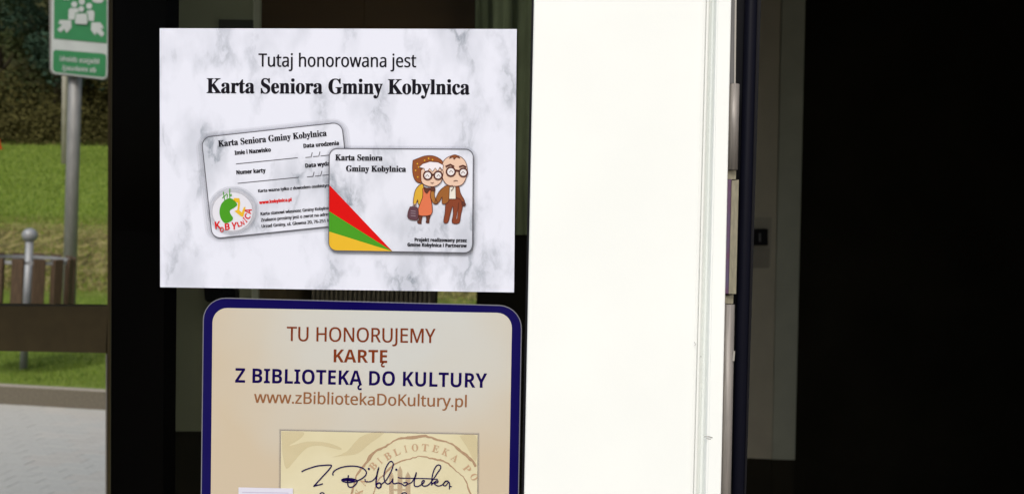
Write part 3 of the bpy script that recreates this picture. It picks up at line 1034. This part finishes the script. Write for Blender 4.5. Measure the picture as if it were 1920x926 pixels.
# ---- inside, behind the sticker glass
YI = 0.75
dr = thing('inner_door', 'pale inner door standing behind the glass left of the stickers', 'door', tuple(at(390, 808, YI)))
DOORM = mat('pale_door', (0.30, 0.31, 0.225), 0.7, 0.12, 2.5, 0.1, 100, spec=0.1)
slab('leaf', [(300, -160), (475, -160), (471.0, 480), (470, 806), (292, 808)], YI, 0.04, DOORM, dr, 0.002)
slab('edge_strip', [(475.6, -160), (477.2, -160), (472.8, 570), (471.2, 570)], YI - 0.004, 0.03, mat('lit_edge', (0.6, 0.62, 0.5), 0.5), dr)  # lit door edge, its brightness put into a paler colour
slab('handle', rquad((381, 520), (401, 520), (400, 567), (384, 566), 8), YI - 0.05, 0.05, BLACK, dr)
slab('lock_plate', [(413, 500), (441, 500), (441, 700), (413, 700)], YI - 0.02, 0.02, BLACK, dr)
slab('closer_box', [(410, 37), (474, 38), (474, 60), (410, 60)], YI - 0.008, 0.008, mat('dark_box', (0.05, 0.055, 0.045), 0.7), dr)
dd = thing('dark_dado', 'dark boarding below the pale inner door', 'boarding', tuple(at(390, 1000, YI)))
slab('dado_board', [(290, 809), (470, 807), (468, 1180), (288, 1180)], YI + 0.005, 0.03, DARKW, dd)
cb = thing('wall_cabinet', 'dark brown wall cabinet behind the upper edge of the white poster', 'cabinet', tuple(at(680, 200, 0.9)))
CAB = mat('dark_brown_veneer', (0.085, 0.05, 0.022), 0.7, 0.2, 5, spec=0.1, stretch=(1, 1, 6))
slab('door_panel', [(479, -300), (683, -300), (680, 330), (479, 330)], 0.9, 0.3, CAB, cb, 0.003)
slab('door_panel', [(686, -300), (893, -300), (889, 330), (683, 330)], 0.9, 0.3, CAB, cb, 0.003)
slab('handle', [(690, 200), (694, 200), (694, 260), (690, 260)], 0.87, 0.03, HD, cb)
cu = thing('curtain', 'grey green curtain made up for a green reflection beside the white frame', 'curtain', tuple(at(940, 200, 0.8)))  # made-up cloth that imitates a green reflection in the glass
CUR = mat('curtain_cloth', (0.17, 0.20, 0.12), 0.9, 0.3, 5, spec=0.05, stretch=(5, 1, 1.2))
mb = MB()
nn = 60
for i in range(nn + 1):
    px = 894 + (1010 - 894) * i / nn
    dy = 0.010 * math.sin(i * 0.23) + 0.004 * math.sin(i * 0.55)
    a_, b_ = at(px, -300, 0.8), at(px - 8, 440, 0.8)
    mb.v += [a_ + Vector((0, dy, 0)), b_ + Vector((0, dy * 1.3, 0))]
for i in range(nn):
    mb.f.append((2 * i, 2 * i + 2, 2 * i + 3, 2 * i + 1))
c_ = mb.build('cloth', CUR, cu, True)
c_.modifiers.new('thick', 'SOLIDIFY').thickness = 0.003
MB().tube(at(893.5, -302, 0.8), at(1020, -302, 0.8), 0.012, n=10).build('curtain_rail', HD, cu, True)
# low wall pieces and the ribbed radiator seen in the gap between poster and sticker
lw = thing('cupboard', 'brown low cupboard seen in the gap between poster and sticker', 'cupboard', tuple(at(505, 700, 1.0)))
slab('front', [(474, 420), (536, 420), (535, 1000), (473, 1000)], 1.0, 0.3, mat('cupboard_brown', (0.13, 0.095, 0.05), 0.8, 0.15, 30, stretch=(8, 8, 1)), lw)
slab('top', [(472, 414), (538, 414), (538, 419), (472, 419)], 0.99, 0.3, CAB, lw)
pn = thing('wall_panel', 'grey brown wall panel between the cupboard and the radiator', 'panel', tuple(at(560, 700, 1.2)))
slab('sheet', [(538, 330), (588, 330), (588, 1000), (536, 1000)], 1.2, 0.04, mat('panel_grey', (0.30, 0.29, 0.20), 0.8, 0.1, 6), pn)
rad = thing('radiator', 'dark ribbed radiator in the gap between poster and sticker', 'radiator', tuple(at(700, 800, 1.1)))
RADM = mat('radiator_paint', (0.17, 0.145, 0.115), 0.6, 0.08, 10)
me = None
nr = 26
pL, pR = at(590, 540, 1.1), at(813, 543, 1.1)
zlo, zhi = at(700, 760, 1.1).z, at(700, 480, 1.1).z
wr = (pR.x - pL.x) / nr
for i in range(nr):
    if me is None:
        o = MB().box(-wr * 0.30, wr * 0.30, -0.03, 0.05, 0, zhi - zlo).build('rib', RADM, rad)
        me = o.data
    else:
        o = bpy.data.objects.new('rib', me); col.objects.link(o); o.parent = rad
        o.matrix_parent_inverse = world(rad).inverted()
    o.matrix_basis = Matrix.Translation((pL.x + wr * (i + 0.5), 1.1, zlo))
MB().box(pL.x, pR.x, 1.152, 1.17, zlo + 0.01, zhi - 0.01).build('back_plate', DARKBLK, rad)

# ================================================================== POSTER
YPO = -0.0014
def L(i):                       # print layers, a fifth of a millimetre apart
    return YPO - 0.00015 * i
INK = mat('black_ink', face(30, 28, 36), 0.5, spec=0.02)
PAPER = marble('marble_print', face(238, 242, 255), face(138, 148, 160), 0.62)
CARDM = marble('card_marble_print', face(236, 240, 252), face(138, 148, 160), 0.85)
po = thing('senior_card_poster', 'white marbled poster reading Karta Seniora Gminy Kobylnica with two printed cards', 'poster', tuple(at(634, 300, 0)))
slab('sheet', [(299.3, 53.5), (969, 55), (963.8, 548), (300.3, 538.3)], YPO, 0.0010, PAPER, po)
lettering('Tutaj honorowana jest', 'sans', (485, 125.2), (780, 126.4), 24.5, L(1), INK, po, fat=0.5)
lettering('Karta Seniora Gminy Kobylnica', 'serif', (388, 174.6), (880, 177.2), 27.5, L(1), INK, po, fat=0.7)

def sh(i, a):
    return mat('print_grey_%d' % i, face(105, 110, 125), 0.5, alpha=a)
def halo(base, grow, a, k, parent):
    tl, tr, br, bl = [Vector(p) for p in base]
    cx = (tl + tr + br + bl) / 4
    for j in range(3):
        g = grow * (1 - j / 3)
        q = [p + (p - cx).normalized() * g for p in (tl, tr, br, bl)]
        flat('soft_print', [rquad(q[0], q[1], q[2], q[3], 16 + g)], L(k + j), sh(j, a), parent)
# back card
bc = [(377.6, 258), (640.5, 229.5), (662, 420), (398, 447.5)]
halo(bc, 15, 0.085, 1, po)
LINE = mat('grey_ink', face(92, 92, 100), 0.5)
cardb = flat('back_card', [rquad(*bc, 17)], L(5), CARDM, po)
mbk = MB()
def add_strokes(mbx, pts, wd, Y, **k):
    for q in stroke(pts, wd, **k):
        mbx.add([at(x, y, Y) for x, y in q], [(0, 1, 2, 3)])
add_strokes(mbk, rquad(*bc, 17), 1.5, L(6), closed=True)
for pts in ([(442.4, 307.6), (558.3, 296)], [(445.6, 343.9), (561, 332.5)],
            [(572.6, 295.6), (582, 294.7)], [(587, 294), (596.5, 293.2)], [(601, 292.8), (618, 291)],
            [(583, 295.5), (585.5, 286)], [(597.5, 294), (600, 284.5)],
            [(575.7, 332), (586, 331)], [(590.5, 330.5), (600, 329.6)], [(604.5, 329), (618, 327.6)],
            [(586.5, 332), (589, 322.5)], [(601, 330.5), (603.5, 321)]):
    add_strokes(mbk, pts, 1.5, L(6))
mbk.build('outline', LINE, cardb)
lettering('Karta Seniora Gminy Kobylnica', 'serif', (410, 275.4), (612.5, 255), 11.5, L(6), INK, cardb, fat=0.4)
lettering('Imię i Nazwisko', 'bold', (440.5, 290.6), (507.8, 284.4), 7.6, L(6), INK, cardb, fat=0.4)
lettering('Data urodzenia', 'bold', (569.5, 277.6), (635.3, 271.9), 7.6, L(6), INK, cardb, fat=0.4)
lettering('Numer karty', 'bold', (443.7, 327.2), (498, 323.2), 7.6, L(6), INK, cardb, fat=0.4)
lettering('Data wyda', 'bold', (573, 314.6), (618, 310.4), 7.6, L(6), INK, cardb, fat=0.4)
lettering('Karta ważna tylko z dowodem osobistym', 'sans', (484.5, 360.8), (618, 350.2), 5.6, L(6), INK, cardb, fat=0.4)
RED = mat('red_print', face(224, 22, 20), 0.5, spec=0.05)
GRN = mat('green_print', face(78, 162, 40), 0.5, spec=0.05)
YEL = mat('yellow_print', face(238, 190, 36), 0.5)
lettering('www.kobylnica.pl', 'bold', (486.3, 382.8), (546.7, 377), 6, L(6), RED, cardb, fat=0.4)
lettering('Karta stanowi własność Gminy Kobylnic', 'sans', (489, 403.8), (618, 392.8), 5.8, L(6), INK, cardb, fat=0.4)
lettering('Znalazcę prosimy jest o zwrot na adres', 'sans', (489.7, 415.4), (618, 404.2), 5.8, L(6), INK, cardb, fat=0.4)
lettering('Urząd Gminy, ul. Główna 20, 76-251 K', 'sans', (491, 427), (618, 416.1), 5.8, L(6), INK, cardb, fat=0.4)
# round logo
flat('logo_ring', [circle(437, 396, 46, 40, 44)], L(6), mat('print_ring', face(120, 124, 135), 0.5, alpha=0.12), cardb)
flat('logo_ring', [circle(437, 396, 42, 40, 40)], L(6.5), mat('print_ring2', face(235, 236, 244), 0.5, alpha=0.45), cardb)
flat('logo_ring', [circle(437, 396, 49, 40, 47)], L(5.6), mat('print_ring', None), cardb)
flat('logo_disc', [circle(436, 397, 37.5, 40, 36)], L(7), mat('print_disc', face(232, 233, 242), 0.5), cardb)
def z8(p):
    return (p[0] / 8.417 + 380, p[1] / 8.417 + 340)
flat('logo_green', [[z8(p) for p in smooth_line([(345, 300), (410, 268), (480, 285), (545, 365), (500, 415), (432, 460), (440, 515), (478, 575), (455, 625), (360, 662), (300, 610), (268, 520), (270, 430), (300, 350), (345, 300)], 4)[:-1]]], L(8), GRN, cardb)
mbl = MB()
for pts in ([(348, 300), (335, 230), (325, 165)], [(335, 235), (312, 270)], [(428, 290), (424, 200), (428, 120)], [(426, 215), (458, 205)],
            [(340, 240), (385, 195)], [(424, 240), (462, 222)], [(385, 265), (392, 200)]):
    add_strokes(mbl, [z8(p) for p in pts], 1.7, L(8))
mbl.build('logo_antlers', GRN, cardb)
flat('logo_yellow', [[z8(p) for p in [(475, 295), (500, 262), (580, 268), (592, 345), (578, 455), (618, 492), (648, 408), (678, 405), (640, 565), (600, 550), (500, 470), (548, 450), (556, 340), (520, 325)]]], L(8), YEL, cardb)
mbr = MB()
for ch, p0, ang, s in (('K', (200, 752), -6, 104), ('O', (268, 795), 8, 70), ('B', (355, 770), -6, 92), ('Y', (455, 762), -2, 104), ('L', (560, 722), -18, 70),
                       ('N', (618, 700), -22, 62), ('I', (690, 652), -40, 84), ('C', (718, 610), -50, 84), ('A', (762, 520), -78, 96)):
    s *= 1.12
    a_ = Vector(z8(p0)); wpx = s / 8.417 * (0.28 if ch == 'I' else 0.74)
    d_ = Vector((math.cos(math.radians(ang)), math.sin(math.radians(ang)))) * wpx
    text_geo(mbr, ch, 'bold', a_, a_ + d_, s / 8.417, L(9))
mbr.build('lettering', RED, cardb)

# front card
fc = [(617.4, 278.6), (887.5, 280), (885.8, 474), (616.2, 469.8)]
halo(fc, 11, 0.10, 10, po)
cardf = flat('front_card', [rquad(*fc, 15)], L(14), CARDM, po)
fo = rquad(*fc, 15)
apex = (736, 471.2)
flat('red_ray', [[(617.1, 346.5), (apex[0], apex[1]), (616.9, 396)]], L(15), RED, cardf)
flat('green_ray', [[(616.9, 396), (apex[0], apex[1]), (616.6, 434)]], L(15), GRN, cardf)
bl = [p for p in fo if p[0] < 632 and p[1] > 440]
flat('yellow_ray', [[(616.6, 434), (apex[0], apex[1])] + sorted([p for p in bl], key=lambda p: (-p[0]))], L(15), YEL, cardf)
mbk = MB(); add_strokes(mbk, fo, 1.5, L(16), closed=True); mbk.build('outline', LINE, cardf)
lettering('Karta Seniora', 'serif', (628.8, 300.6), (717, 301.2), 10.8, L(16), INK, cardf, fat=0.4)
lettering('Gminy Kobylnica', 'serif', (649, 321.4), (761, 322.2), 10.8, L(16), INK, cardf, fat=0.4)
lettering('Projekt realizowany przez', 'bold', (777.5, 452.4), (875, 453.8), 6.4, L(16), INK, cardf, fat=0.3)
lettering('Gminę Kobylnica i Partnerów', 'bold', (764, 461.6), (875, 463.8), 6.4, L(16), INK, cardf, fat=0.3)
# the drawn elderly couple
def z7(p):
    return (p[0] / 4.027 + 600, p[1] / 4.027 + 260)
OUT = mat('drawing_outline', face(88, 34, 22), 0.5)
def inked(name, pts, c, k, wd=4.5, sm=3):
    p = smooth_line(pts + [pts[0]], sm)[:-1] if sm else pts
    q = [z7(a_) for a_ in p]
    o = flat(name, [q], L(k), c, cardf)
    mbx = MB(); add_strokes(mbx, q, wd / 4.027, L(k + 0.5), closed=True)
    mbx.build('drawn_line', OUT, o)
    return o
C = lambda n_, *c: mat(n_, face(*c), 0.5)
SKIN = C('print_skin', 240, 205, 180)
# woman
inked('drawn_scarf', [(702, 165), (735, 152), (790, 132), (850, 130), (900, 150), (928, 185), (900, 260), (800, 300), (762, 335), (725, 322), (704, 280), (698, 220)], C('print_brown', 150, 78, 28), 17)
flat('scarf_dots', [circle(*z7(p), 1.4, 8) for p in ((735, 190), (790, 165), (850, 160), (722, 240), (738, 290), (745, 215), (820, 150))], L(17.8), YEL, cardf)
inked('drawn_leg', [(742, 572), (772, 572), (764, 628), (765, 642), (740, 638), (736, 622), (748, 612)], C('print_dark_brown', 96, 48, 30), 17)
inked('drawn_leg', [(798, 572), (833, 572), (824, 618), (822, 636), (800, 632), (805, 612)], C('print_dark_brown', 96, 48, 30), 17)
inked('drawn_coat', [(750, 350), (778, 345), (784, 420), (770, 495), (742, 495), (738, 460), (722, 500), (704, 500), (708, 440), (722, 385)], C('print_mustard', 225, 178, 50), 18)
inked('drawn_coat', [(838, 360), (862, 385), (866, 440), (886, 480), (868, 495), (845, 470), (832, 420)], C('print_ochre', 178, 118, 50), 18)
inked('drawn_dress', [(775, 378), (838, 376), (832, 430), (846, 500), (838, 575), (738, 575), (752, 500), (775, 440)], C('print_orange', 228, 120, 78), 19)
inked('drawn_face', [(762, 240), (800, 215), (920, 230), (924, 295), (905, 338), (860, 362), (800, 354), (765, 322)], SKIN, 20)
inked('drawn_hair', [(748, 216), (775, 190), (830, 173), (890, 178), (932, 200), (926, 238), (906, 215), (890, 245), (870, 222), (850, 250), (828, 225), (800, 262), (785, 225)], C('print_white', 246, 240, 246), 21, sm=0)
inked('drawn_bow', [(786, 365), (822, 378), (862, 366), (866, 395), (826, 388), (808, 412), (790, 396)], C('print_dark_brown', 96, 48, 30), 21)
inked('drawn_bag', [(680, 515), (735, 522), (742, 590), (728, 614), (668, 602), (664, 560)], C('print_plum', 96, 62, 74), 20)
mbx = MB()
add_strokes(mbx, [z7(p) for p in [(700, 515), (705, 495), (725, 495), (728, 518)]], 1.6, L(20.5))
for yy in (545, 562, 580):
    add_strokes(mbx, [z7((685, yy)), z7((722, yy + 4))], 1.0, L(20.8))
mbx.build('drawn_line', C('print_grey_line', 170, 150, 160), cardf)
# man
inked('drawn_trousers', [(958, 448), (1062, 452), (1078, 500), (1062, 580), (1050, 637), (998, 635), (1006, 570), (1002, 510), (985, 560), (966, 632), (934, 630), (944, 560), (948, 500)], C('print_trousers', 138, 62, 28), 17)
inked('drawn_trouser_gap', [(1045, 500), (1048, 480), (1040, 560), (1034, 605), (1030, 600), (1040, 540)], C('print_gap', 225, 225, 232), 18, 2)
inked('drawn_jacket', [(945, 358), (990, 352), (978, 420), (972, 470), (948, 492), (922, 490), (922, 440), (905, 470), (880, 495), (866, 480), (888, 420), (912, 385)], C('print_jacket', 158, 96, 36), 18)
inked('drawn_jacket', [(1020, 352), (1048, 362), (1062, 415), (1092, 470), (1082, 492), (1060, 460), (1040, 448), (1028, 440)], C('print_jacket2', 145, 78, 40), 18)
inked('drawn_shirt', [(978, 366), (1024, 362), (1026, 455), (974, 455)], C('print_shirt', 240, 236, 222), 19, sm=0)
inked('drawn_hand', [(1075, 475), (1092, 480), (1100, 500), (1085, 510), (1070, 495)], C('print_dark_brown', 96, 48, 30), 19)
inked('drawn_head', [(922, 200), (940, 160), (990, 130), (1050, 132), (1096, 170), (1113, 235), (1100, 305), (1068, 350), (1010, 360), (955, 345), (926, 300), (915, 250)], SKIN, 20)
inked('drawn_hair', [(975, 152), (995, 128), (1030, 124), (1058, 150), (1030, 140), (1012, 158), (1005, 140)], C('print_brown', 150, 78, 28), 21)
mbx = MB()
for c_, r_ in (((813, 278), 31), ((892, 278), 30), ((988, 250), 33), ((1082, 256), 31)):
    add_strokes(mbx, [z7(p) for p in circle(c_[0], c_[1], r_, 20)], 2.9, L(23), closed=True)
for pts in ([(842, 272), (864, 272)], [(1020, 240), (1050, 244)], [(948, 212), (985, 196), (1012, 212)], [(1050, 214), (1080, 204), (1104, 216)]):
    add_strokes(mbx, [z7(p) for p in pts], 3.2, L(23))
for cx_, cy_ in ((810, 282), (895, 282), (990, 250), (1080, 258)):
    add_strokes(mbx, [z7(p) for p in [(cx_ - 14, cy_ + 6), (cx_, cy_ - 10), (cx_ + 14, cy_ + 6)]], 1.1, L(23))
for pts in ([(835, 330), (846, 338), (858, 330)], [(1008, 322), (1025, 316), (1040, 320)], [(995, 350), (1010, 370), (990, 395)]):
    add_strokes(mbx, [z7(p) for p in pts], 1.2, L(23))
flat('drawn_lens', [[z7(p) for p in circle(a_, b_, 28, 18)] for a_, b_ in ((813, 278), (892, 278), (988, 250), (1082, 256))], L(22.5), C('print_lens', 240, 236, 236), cardf)
mbx.build('drawn_glasses', OUT, cardf)

# ================================================================== BLUE EDGED STICKER
YST = -0.0010
def K(i):
    return YST - 0.00012 * i
stk = thing('library_card_sticker', 'cream sticker with thick navy border reading Z BIBLIOTEKĄ DO KULTURY', 'sticker', tuple(at(680, 800, 0)))
def sline(xa_, ya_, xb_, yb__, t):
    return (xa_ + (xb_ - xa_) * t, ya_ + (yb__ - ya_) * t)
slab('laminate', rquad((380.8, 556.8), (979.2, 572.6), (965, 1390), (371, 1370), 43), YST, 0.0007, mat('laminate_edge', face(120, 122, 130), 0.3, spec=0.5), stk)
flat('border', [rquad((382.6, 558.6), (977.4, 574.4), (963, 1388), (373, 1368), 41)], K(1), mat('navy_print', face(14, 6, 84), 0.5, 0.05, 5, spec=0.01, c2=face(30, 26, 88)), stk)

def cream(name):
    m = bpy.data.materials.new(name)
    m.use_nodes = True
    n, Lk = m.node_tree.nodes, m.node_tree.links
    b = n['Principled BSDF']; b.inputs['Roughness'].default_value = 0.35; b.inputs['Specular IOR Level'].default_value = 0.3
    tc = n.new('ShaderNodeTexCoord')
    no = n.new('ShaderNodeTexNoise'); no.inputs['Scale'].default_value = 9.0; no.inputs['Detail'].default_value = 2.0
    Lk.new(tc.outputs['Object'], no.inputs['Vector'])
    # printed ground colour: peach towards the corner, paler and greyer across the middle
    vs = n.new('ShaderNodeVectorMath'); vs.operation = 'DISTANCE'
    c0 = at(720, 640, 0)
    mp = n.new('ShaderNodeMapping'); mp.inputs['Scale'].default_value = (1.0, 0.0, 1.25)
    Lk.new(tc.outputs['Object'], mp.inputs[0])
    Lk.new(mp.outputs[0], vs.inputs[0]); vs.inputs[1].default_value = (c0.x, 0, c0.z * 1.25)
    mr = n.new('ShaderNodeMapRange'); mr.inputs[1].default_value = 0.02; mr.inputs[2].default_value = 0.16
    Lk.new(vs.outputs['Value'], mr.inputs[0])
    ad = n.new('ShaderNodeMath'); ad.operation = 'MULTIPLY_ADD'; ad.inputs[1].default_value = 1.2
    Lk.new(no.outputs['Fac'], ad.inputs[0])
    sb = n.new('ShaderNodeMath'); sb.operation = 'SUBTRACT'; sb.inputs[1].default_value = 0.6
    Lk.new(mr.outputs[0], sb.inputs[0]); Lk.new(sb.outputs[0], ad.inputs[2])
    cr = n.new('ShaderNodeValToRGB')
    e = cr.color_ramp.elements
    e[0].position, e[0].color = 0.1, (*face(211, 213, 208), 1)
    e[1].position, e[1].color = 1.25, (*face(211, 196, 170), 1)
    k_ = e.new(0.55); k_.color = (*face(211, 206, 192), 1)
    Lk.new(ad.outputs[0], cr.inputs[0])
    Lk.new(cr.outputs[0], b.inputs['Base Color'])
    return m
flat('cream_field', [rquad((398.6, 576.6), (960.3, 586.6), (946, 1370), (391, 1352), 28)], K(2), cream('cream_print'), stk)
BR = mat('brown_print', face(128, 58, 28), 0.5, spec=0.05)
BR2 = mat('light_brown_print', face(150, 98, 58), 0.5)
NV = mat('navy_ink', face(26, 10, 80), 0.5, spec=0.02)
lettering('TU HONORUJEMY', 'sans', (538, 638.6), (816, 642.6), 26.5, K(3), BR, stk, fat=0.4)
lettering('KARTĘ', 'bold', (625.5, 678.6), (726, 680), 24, K(3), BR, stk, hooks=(0.93,))
lettering('Z BIBLIOTEKĄ DO KULTURY', 'bold', (440.8, 716.6), (913, 726.6), 27, K(3), NV, stk, hooks=(0.497,))
lettering('www.zBibliotekaDoKultury.pl', 'sans', (476.5, 754.2), (874.6, 762.6), 21.5, K(3), BR2, stk, fat=0.4)
# postcard printed on it
halo_pc = [(527, 807), (895.5, 814.5), (894, 1080), (525, 1075)]
for j in range(4):
    g = 4 * (1 - j / 4)
    flat('soft_print', [[(527 - g, 807 - g), (895.5 + g, 814.5 - g), (894 + g, 1080 + g), (525 - g, 1075 + g)]], K(3 + j * 0.5), sh(20 + j, 0.10), stk)
pcm = mat('postcard_print', face(226, 217, 178), 0.45, 0.03, 22, c2=face(231, 224, 190))
pc = flat('postcard', [halo_pc], K(6), pcm, stk)
def z4(p):
    return (p[0] / 5.577 + 370, p[1] / 5.577 + 760)
def z5(p):
    return (p[0] / 5.333 + 640, p[1] / 5.333 + 760)
fold = mat('fold_stain_print', face(214, 186, 134), 0.5, alpha=0.16)
for zf, q in ((z4, [(880, 270), (1110, 275), (1070, 350), (960, 420), (1150, 375), (1350, 385), (1500, 440), (1480, 460), (1300, 420), (1150, 440), (1030, 560), (930, 660), (890, 500)]),
              (z4, [(1400, 540), (1560, 480), (1700, 330), (1880, 270), (1950, 290), (1800, 400), (1680, 500), (1560, 520)]),
              (z5, [(1180, 300), (1350, 300), (1345, 560), (1260, 420)])):
    flat('fold_stain', [[zf(p) for p in smooth_line(q, 3)]], K(7), fold, pc)
STM = mat('stamp_print', face(190, 150, 118), 0.5, alpha=0.6)
rs = random.Random(3)
def ring(cx, cy, r, wd, a0, a1, n=60):
    pts, ws = [], []
    for i in range(n + 1):
        t = math.radians(a0 + (a1 - a0) * i / n)
        rr = r + 1.3 * math.sin(i * 0.7) + rs.uniform(-0.9, 0.9)
        pts.append((cx + rr * math.cos(t), cy - rr * math.sin(t)))
        ws.append(wd * rs.uniform(0.7, 1.15) * (1.0 + 0.35 * math.sin(i * 0.35)))
    return pts, ws
mbx = MB()
p_, w_s = ring(786, 947, 129, 4.6, 34.5, 185); add_strokes(mbx, p_, w_s, K(8))
p_, w_s = ring(791, 952, 96, 3.0, 0, 188); add_strokes(mbx, p_, w_s, K(8))
mbx.build('stamp_ring', STM, pc)
STM2 = mat('stamp_letter_print', face(198, 164, 130), 0.5)
mbx = MB()
for ch, c_ in (('K', (673, 922)), ('A', (681, 903)), ('B', (699.5, 873)), ('I', (712, 863)), ('B', (727, 854.5)), ('L', (744, 846.5)), ('I', (760.5, 841)), ('O', (778, 838.5)),
               ('T', (797, 838.5)), ('E', (817, 840.8)), ('K', (835.5, 847)), ('A', (853, 858)), ('P', (876, 878)), ('O', (889, 893.5))):
    cx_, cy_ = 787, 948
    dx_, dy_ = c_[0] - cx_, cy_ - c_[1]
    r_ = math.hypot(dx_, dy_); ux_, uy_ = dx_ / r_, -dy_ / r_          # outward in pixels
    tx_, ty_ = -uy_, ux_                                               # clockwise
    hw = 2.0 if ch == 'I' else 6.0
    bx, by_ = c_[0] - ux_ * 6.5, c_[1] - uy_ * 6.5
    text_geo(mbx, ch, 'serif', (bx - tx_ * hw, by_ - ty_ * hw), (bx + tx_ * hw, by_ + ty_ * hw), 13, K(8))
mbx.build('stamp_lettering', STM2, pc)
flat('stamp_castle', [[z5(p) for p in q] for q in (
    [(478, 1000), (478, 700), (500, 650), (522, 700), (524, 1000)], [(560, 1000), (562, 650), (588, 600), (610, 650), (612, 1000)],
    [(640, 1000), (642, 700), (665, 655), (690, 700), (692, 1000)], [(524, 830), (560, 830), (560, 850), (524, 850)], [(612, 830), (640, 830), (640, 850), (612, 850)])], K(8),
    mat('castle_print', face(190, 150, 118), 0.5, alpha=0.4), pc)
# handwriting, drawn in a 1920 / 460 enlargement
def zh(p):
    return (p[0] / 4.174 + 440, p[1] / 4.174 + 860)
mbx = MB()
for pts, wd in (([(523, 98), (560, 80), (640, 55), (700, 48), (745, 46), (757, 52), (735, 85), (680, 145), (625, 205), (618, 214)], 2.3),
                ([(616, 213), (640, 205), (665, 200), (690, 192)], 2.3),
                ([(770, 127), (768, 110), (785, 88), (830, 66), (890, 55), (950, 56), (1000, 70), (1028, 95), (1025, 125), (990, 155), (940, 175), (890, 182), (850, 175), (838, 162), (862, 152), (910, 152), (950, 162), (958, 178), (940, 205), (912, 220), (890, 212), (884, 180), (890, 125)], 2.3),
                ([(845, 160), (880, 163), (940, 168)], 4.2),
                ([(1020, 155), (1022, 172), (1040, 178), (1075, 170), (1105, 140), (1122, 95), (1128, 62)], 1.9),
                ([(1124, 75), (1112, 130), (1106, 190), (1112, 218), (1130, 226), (1145, 212), (1142, 192), (1125, 186), (1110, 200)], 2.8),
                ([(1142, 200), (1185, 165), (1222, 100), (1240, 50), (1236, 24), (1218, 18), (1195, 45), (1175, 90), (1168, 140), (1178, 180), (1200, 194), (1225, 178), (1238, 152)], 2.2),
                ([(1238, 150), (1236, 180), (1250, 192), (1280, 186), (1310, 195), (1330, 208), (1352, 196), (1345, 182), (1320, 186)], 2.2),
                ([(1345, 196), (1380, 185), (1405, 150), (1422, 102)], 1.9),
                ([(1422, 110), (1406, 170), (1408, 208), (1430, 214), (1460, 200), (1480, 182), (1484, 168), (1470, 170), (1464, 192), (1478, 210), (1510, 205), (1545, 170), (1585, 110), (1612, 70), (1606, 48), (1582, 50), (1558, 90), (1544, 150), (1542, 205)], 2.2),
                ([(1545, 195), (1570, 175), (1590, 168), (1588, 182), (1562, 190), (1590, 210), (1625, 200), (1650, 172), (1672, 172), (1650, 176), (1632, 200), (1650, 208), (1675, 180), (1682, 200), (1680, 236)], 2.1),
                ([(1680, 210), (1700, 216)], 1.8),
                ([(1278, 140), (1300, 148), (1400, 150), (1500, 152), (1590, 158)], 1.8),
                ([(668, 300), (662, 280), (680, 262), (700, 270), (702, 300)], 2.1),
                ([(1300, 290), (1310, 268), (1330, 262), (1345, 270), (1348, 300)], 2.1)):
    add_strokes(mbx, [zh(p) for p in smooth_line(pts, 5)], wd, K(10))
for p in ((1050, 76), (1265, 82)):
    c_ = zh(p); vv = circle(c_[0], c_[1], 2.2, 10)
    mbx.add([at(x, y, K(10)) for x, y in vv], [tuple(range(10))])
mbx.build('handwriting', NV, pc)

# small white label overlapping the sticker (its square code is left out)
wl = thing('white_label', 'small plain white label stuck low on the cream sticker, cut by the lower edge', 'label', tuple(at(498, 960, 0)))
slab('paper', [(447.2, 913.2), (549.2, 915.2), (548, 1018), (446, 1016)], K(14), 0.0005, mat('label_paper', face(228, 228, 242), 0.5), wl)
flat('label_edge_print', [[(454, 921.5), (541, 923), (541, 924), (454, 922.5)]], K(15), mat('label_lilac', face(196, 190, 220), 0.5), wl)

# ---- small marks on the white frame
mk = mat('scuff_print', face(150, 150, 145), 0.7, alpha=0.6)
sf = MB()
for pts, wd in (([(1320, 818), (1328, 817.5), (1336, 820)], 2.2), ([(1324, 821.5), (1333, 822.5)], 1.6), ([(1302, 641), (1304, 645), (1302.5, 648)], 1.5), ([(1313, 667), (1315, 669)], 1.5)):
    add_strokes(sf, pts, wd, -0.0122)
sf.build('scuff', mk, fr)
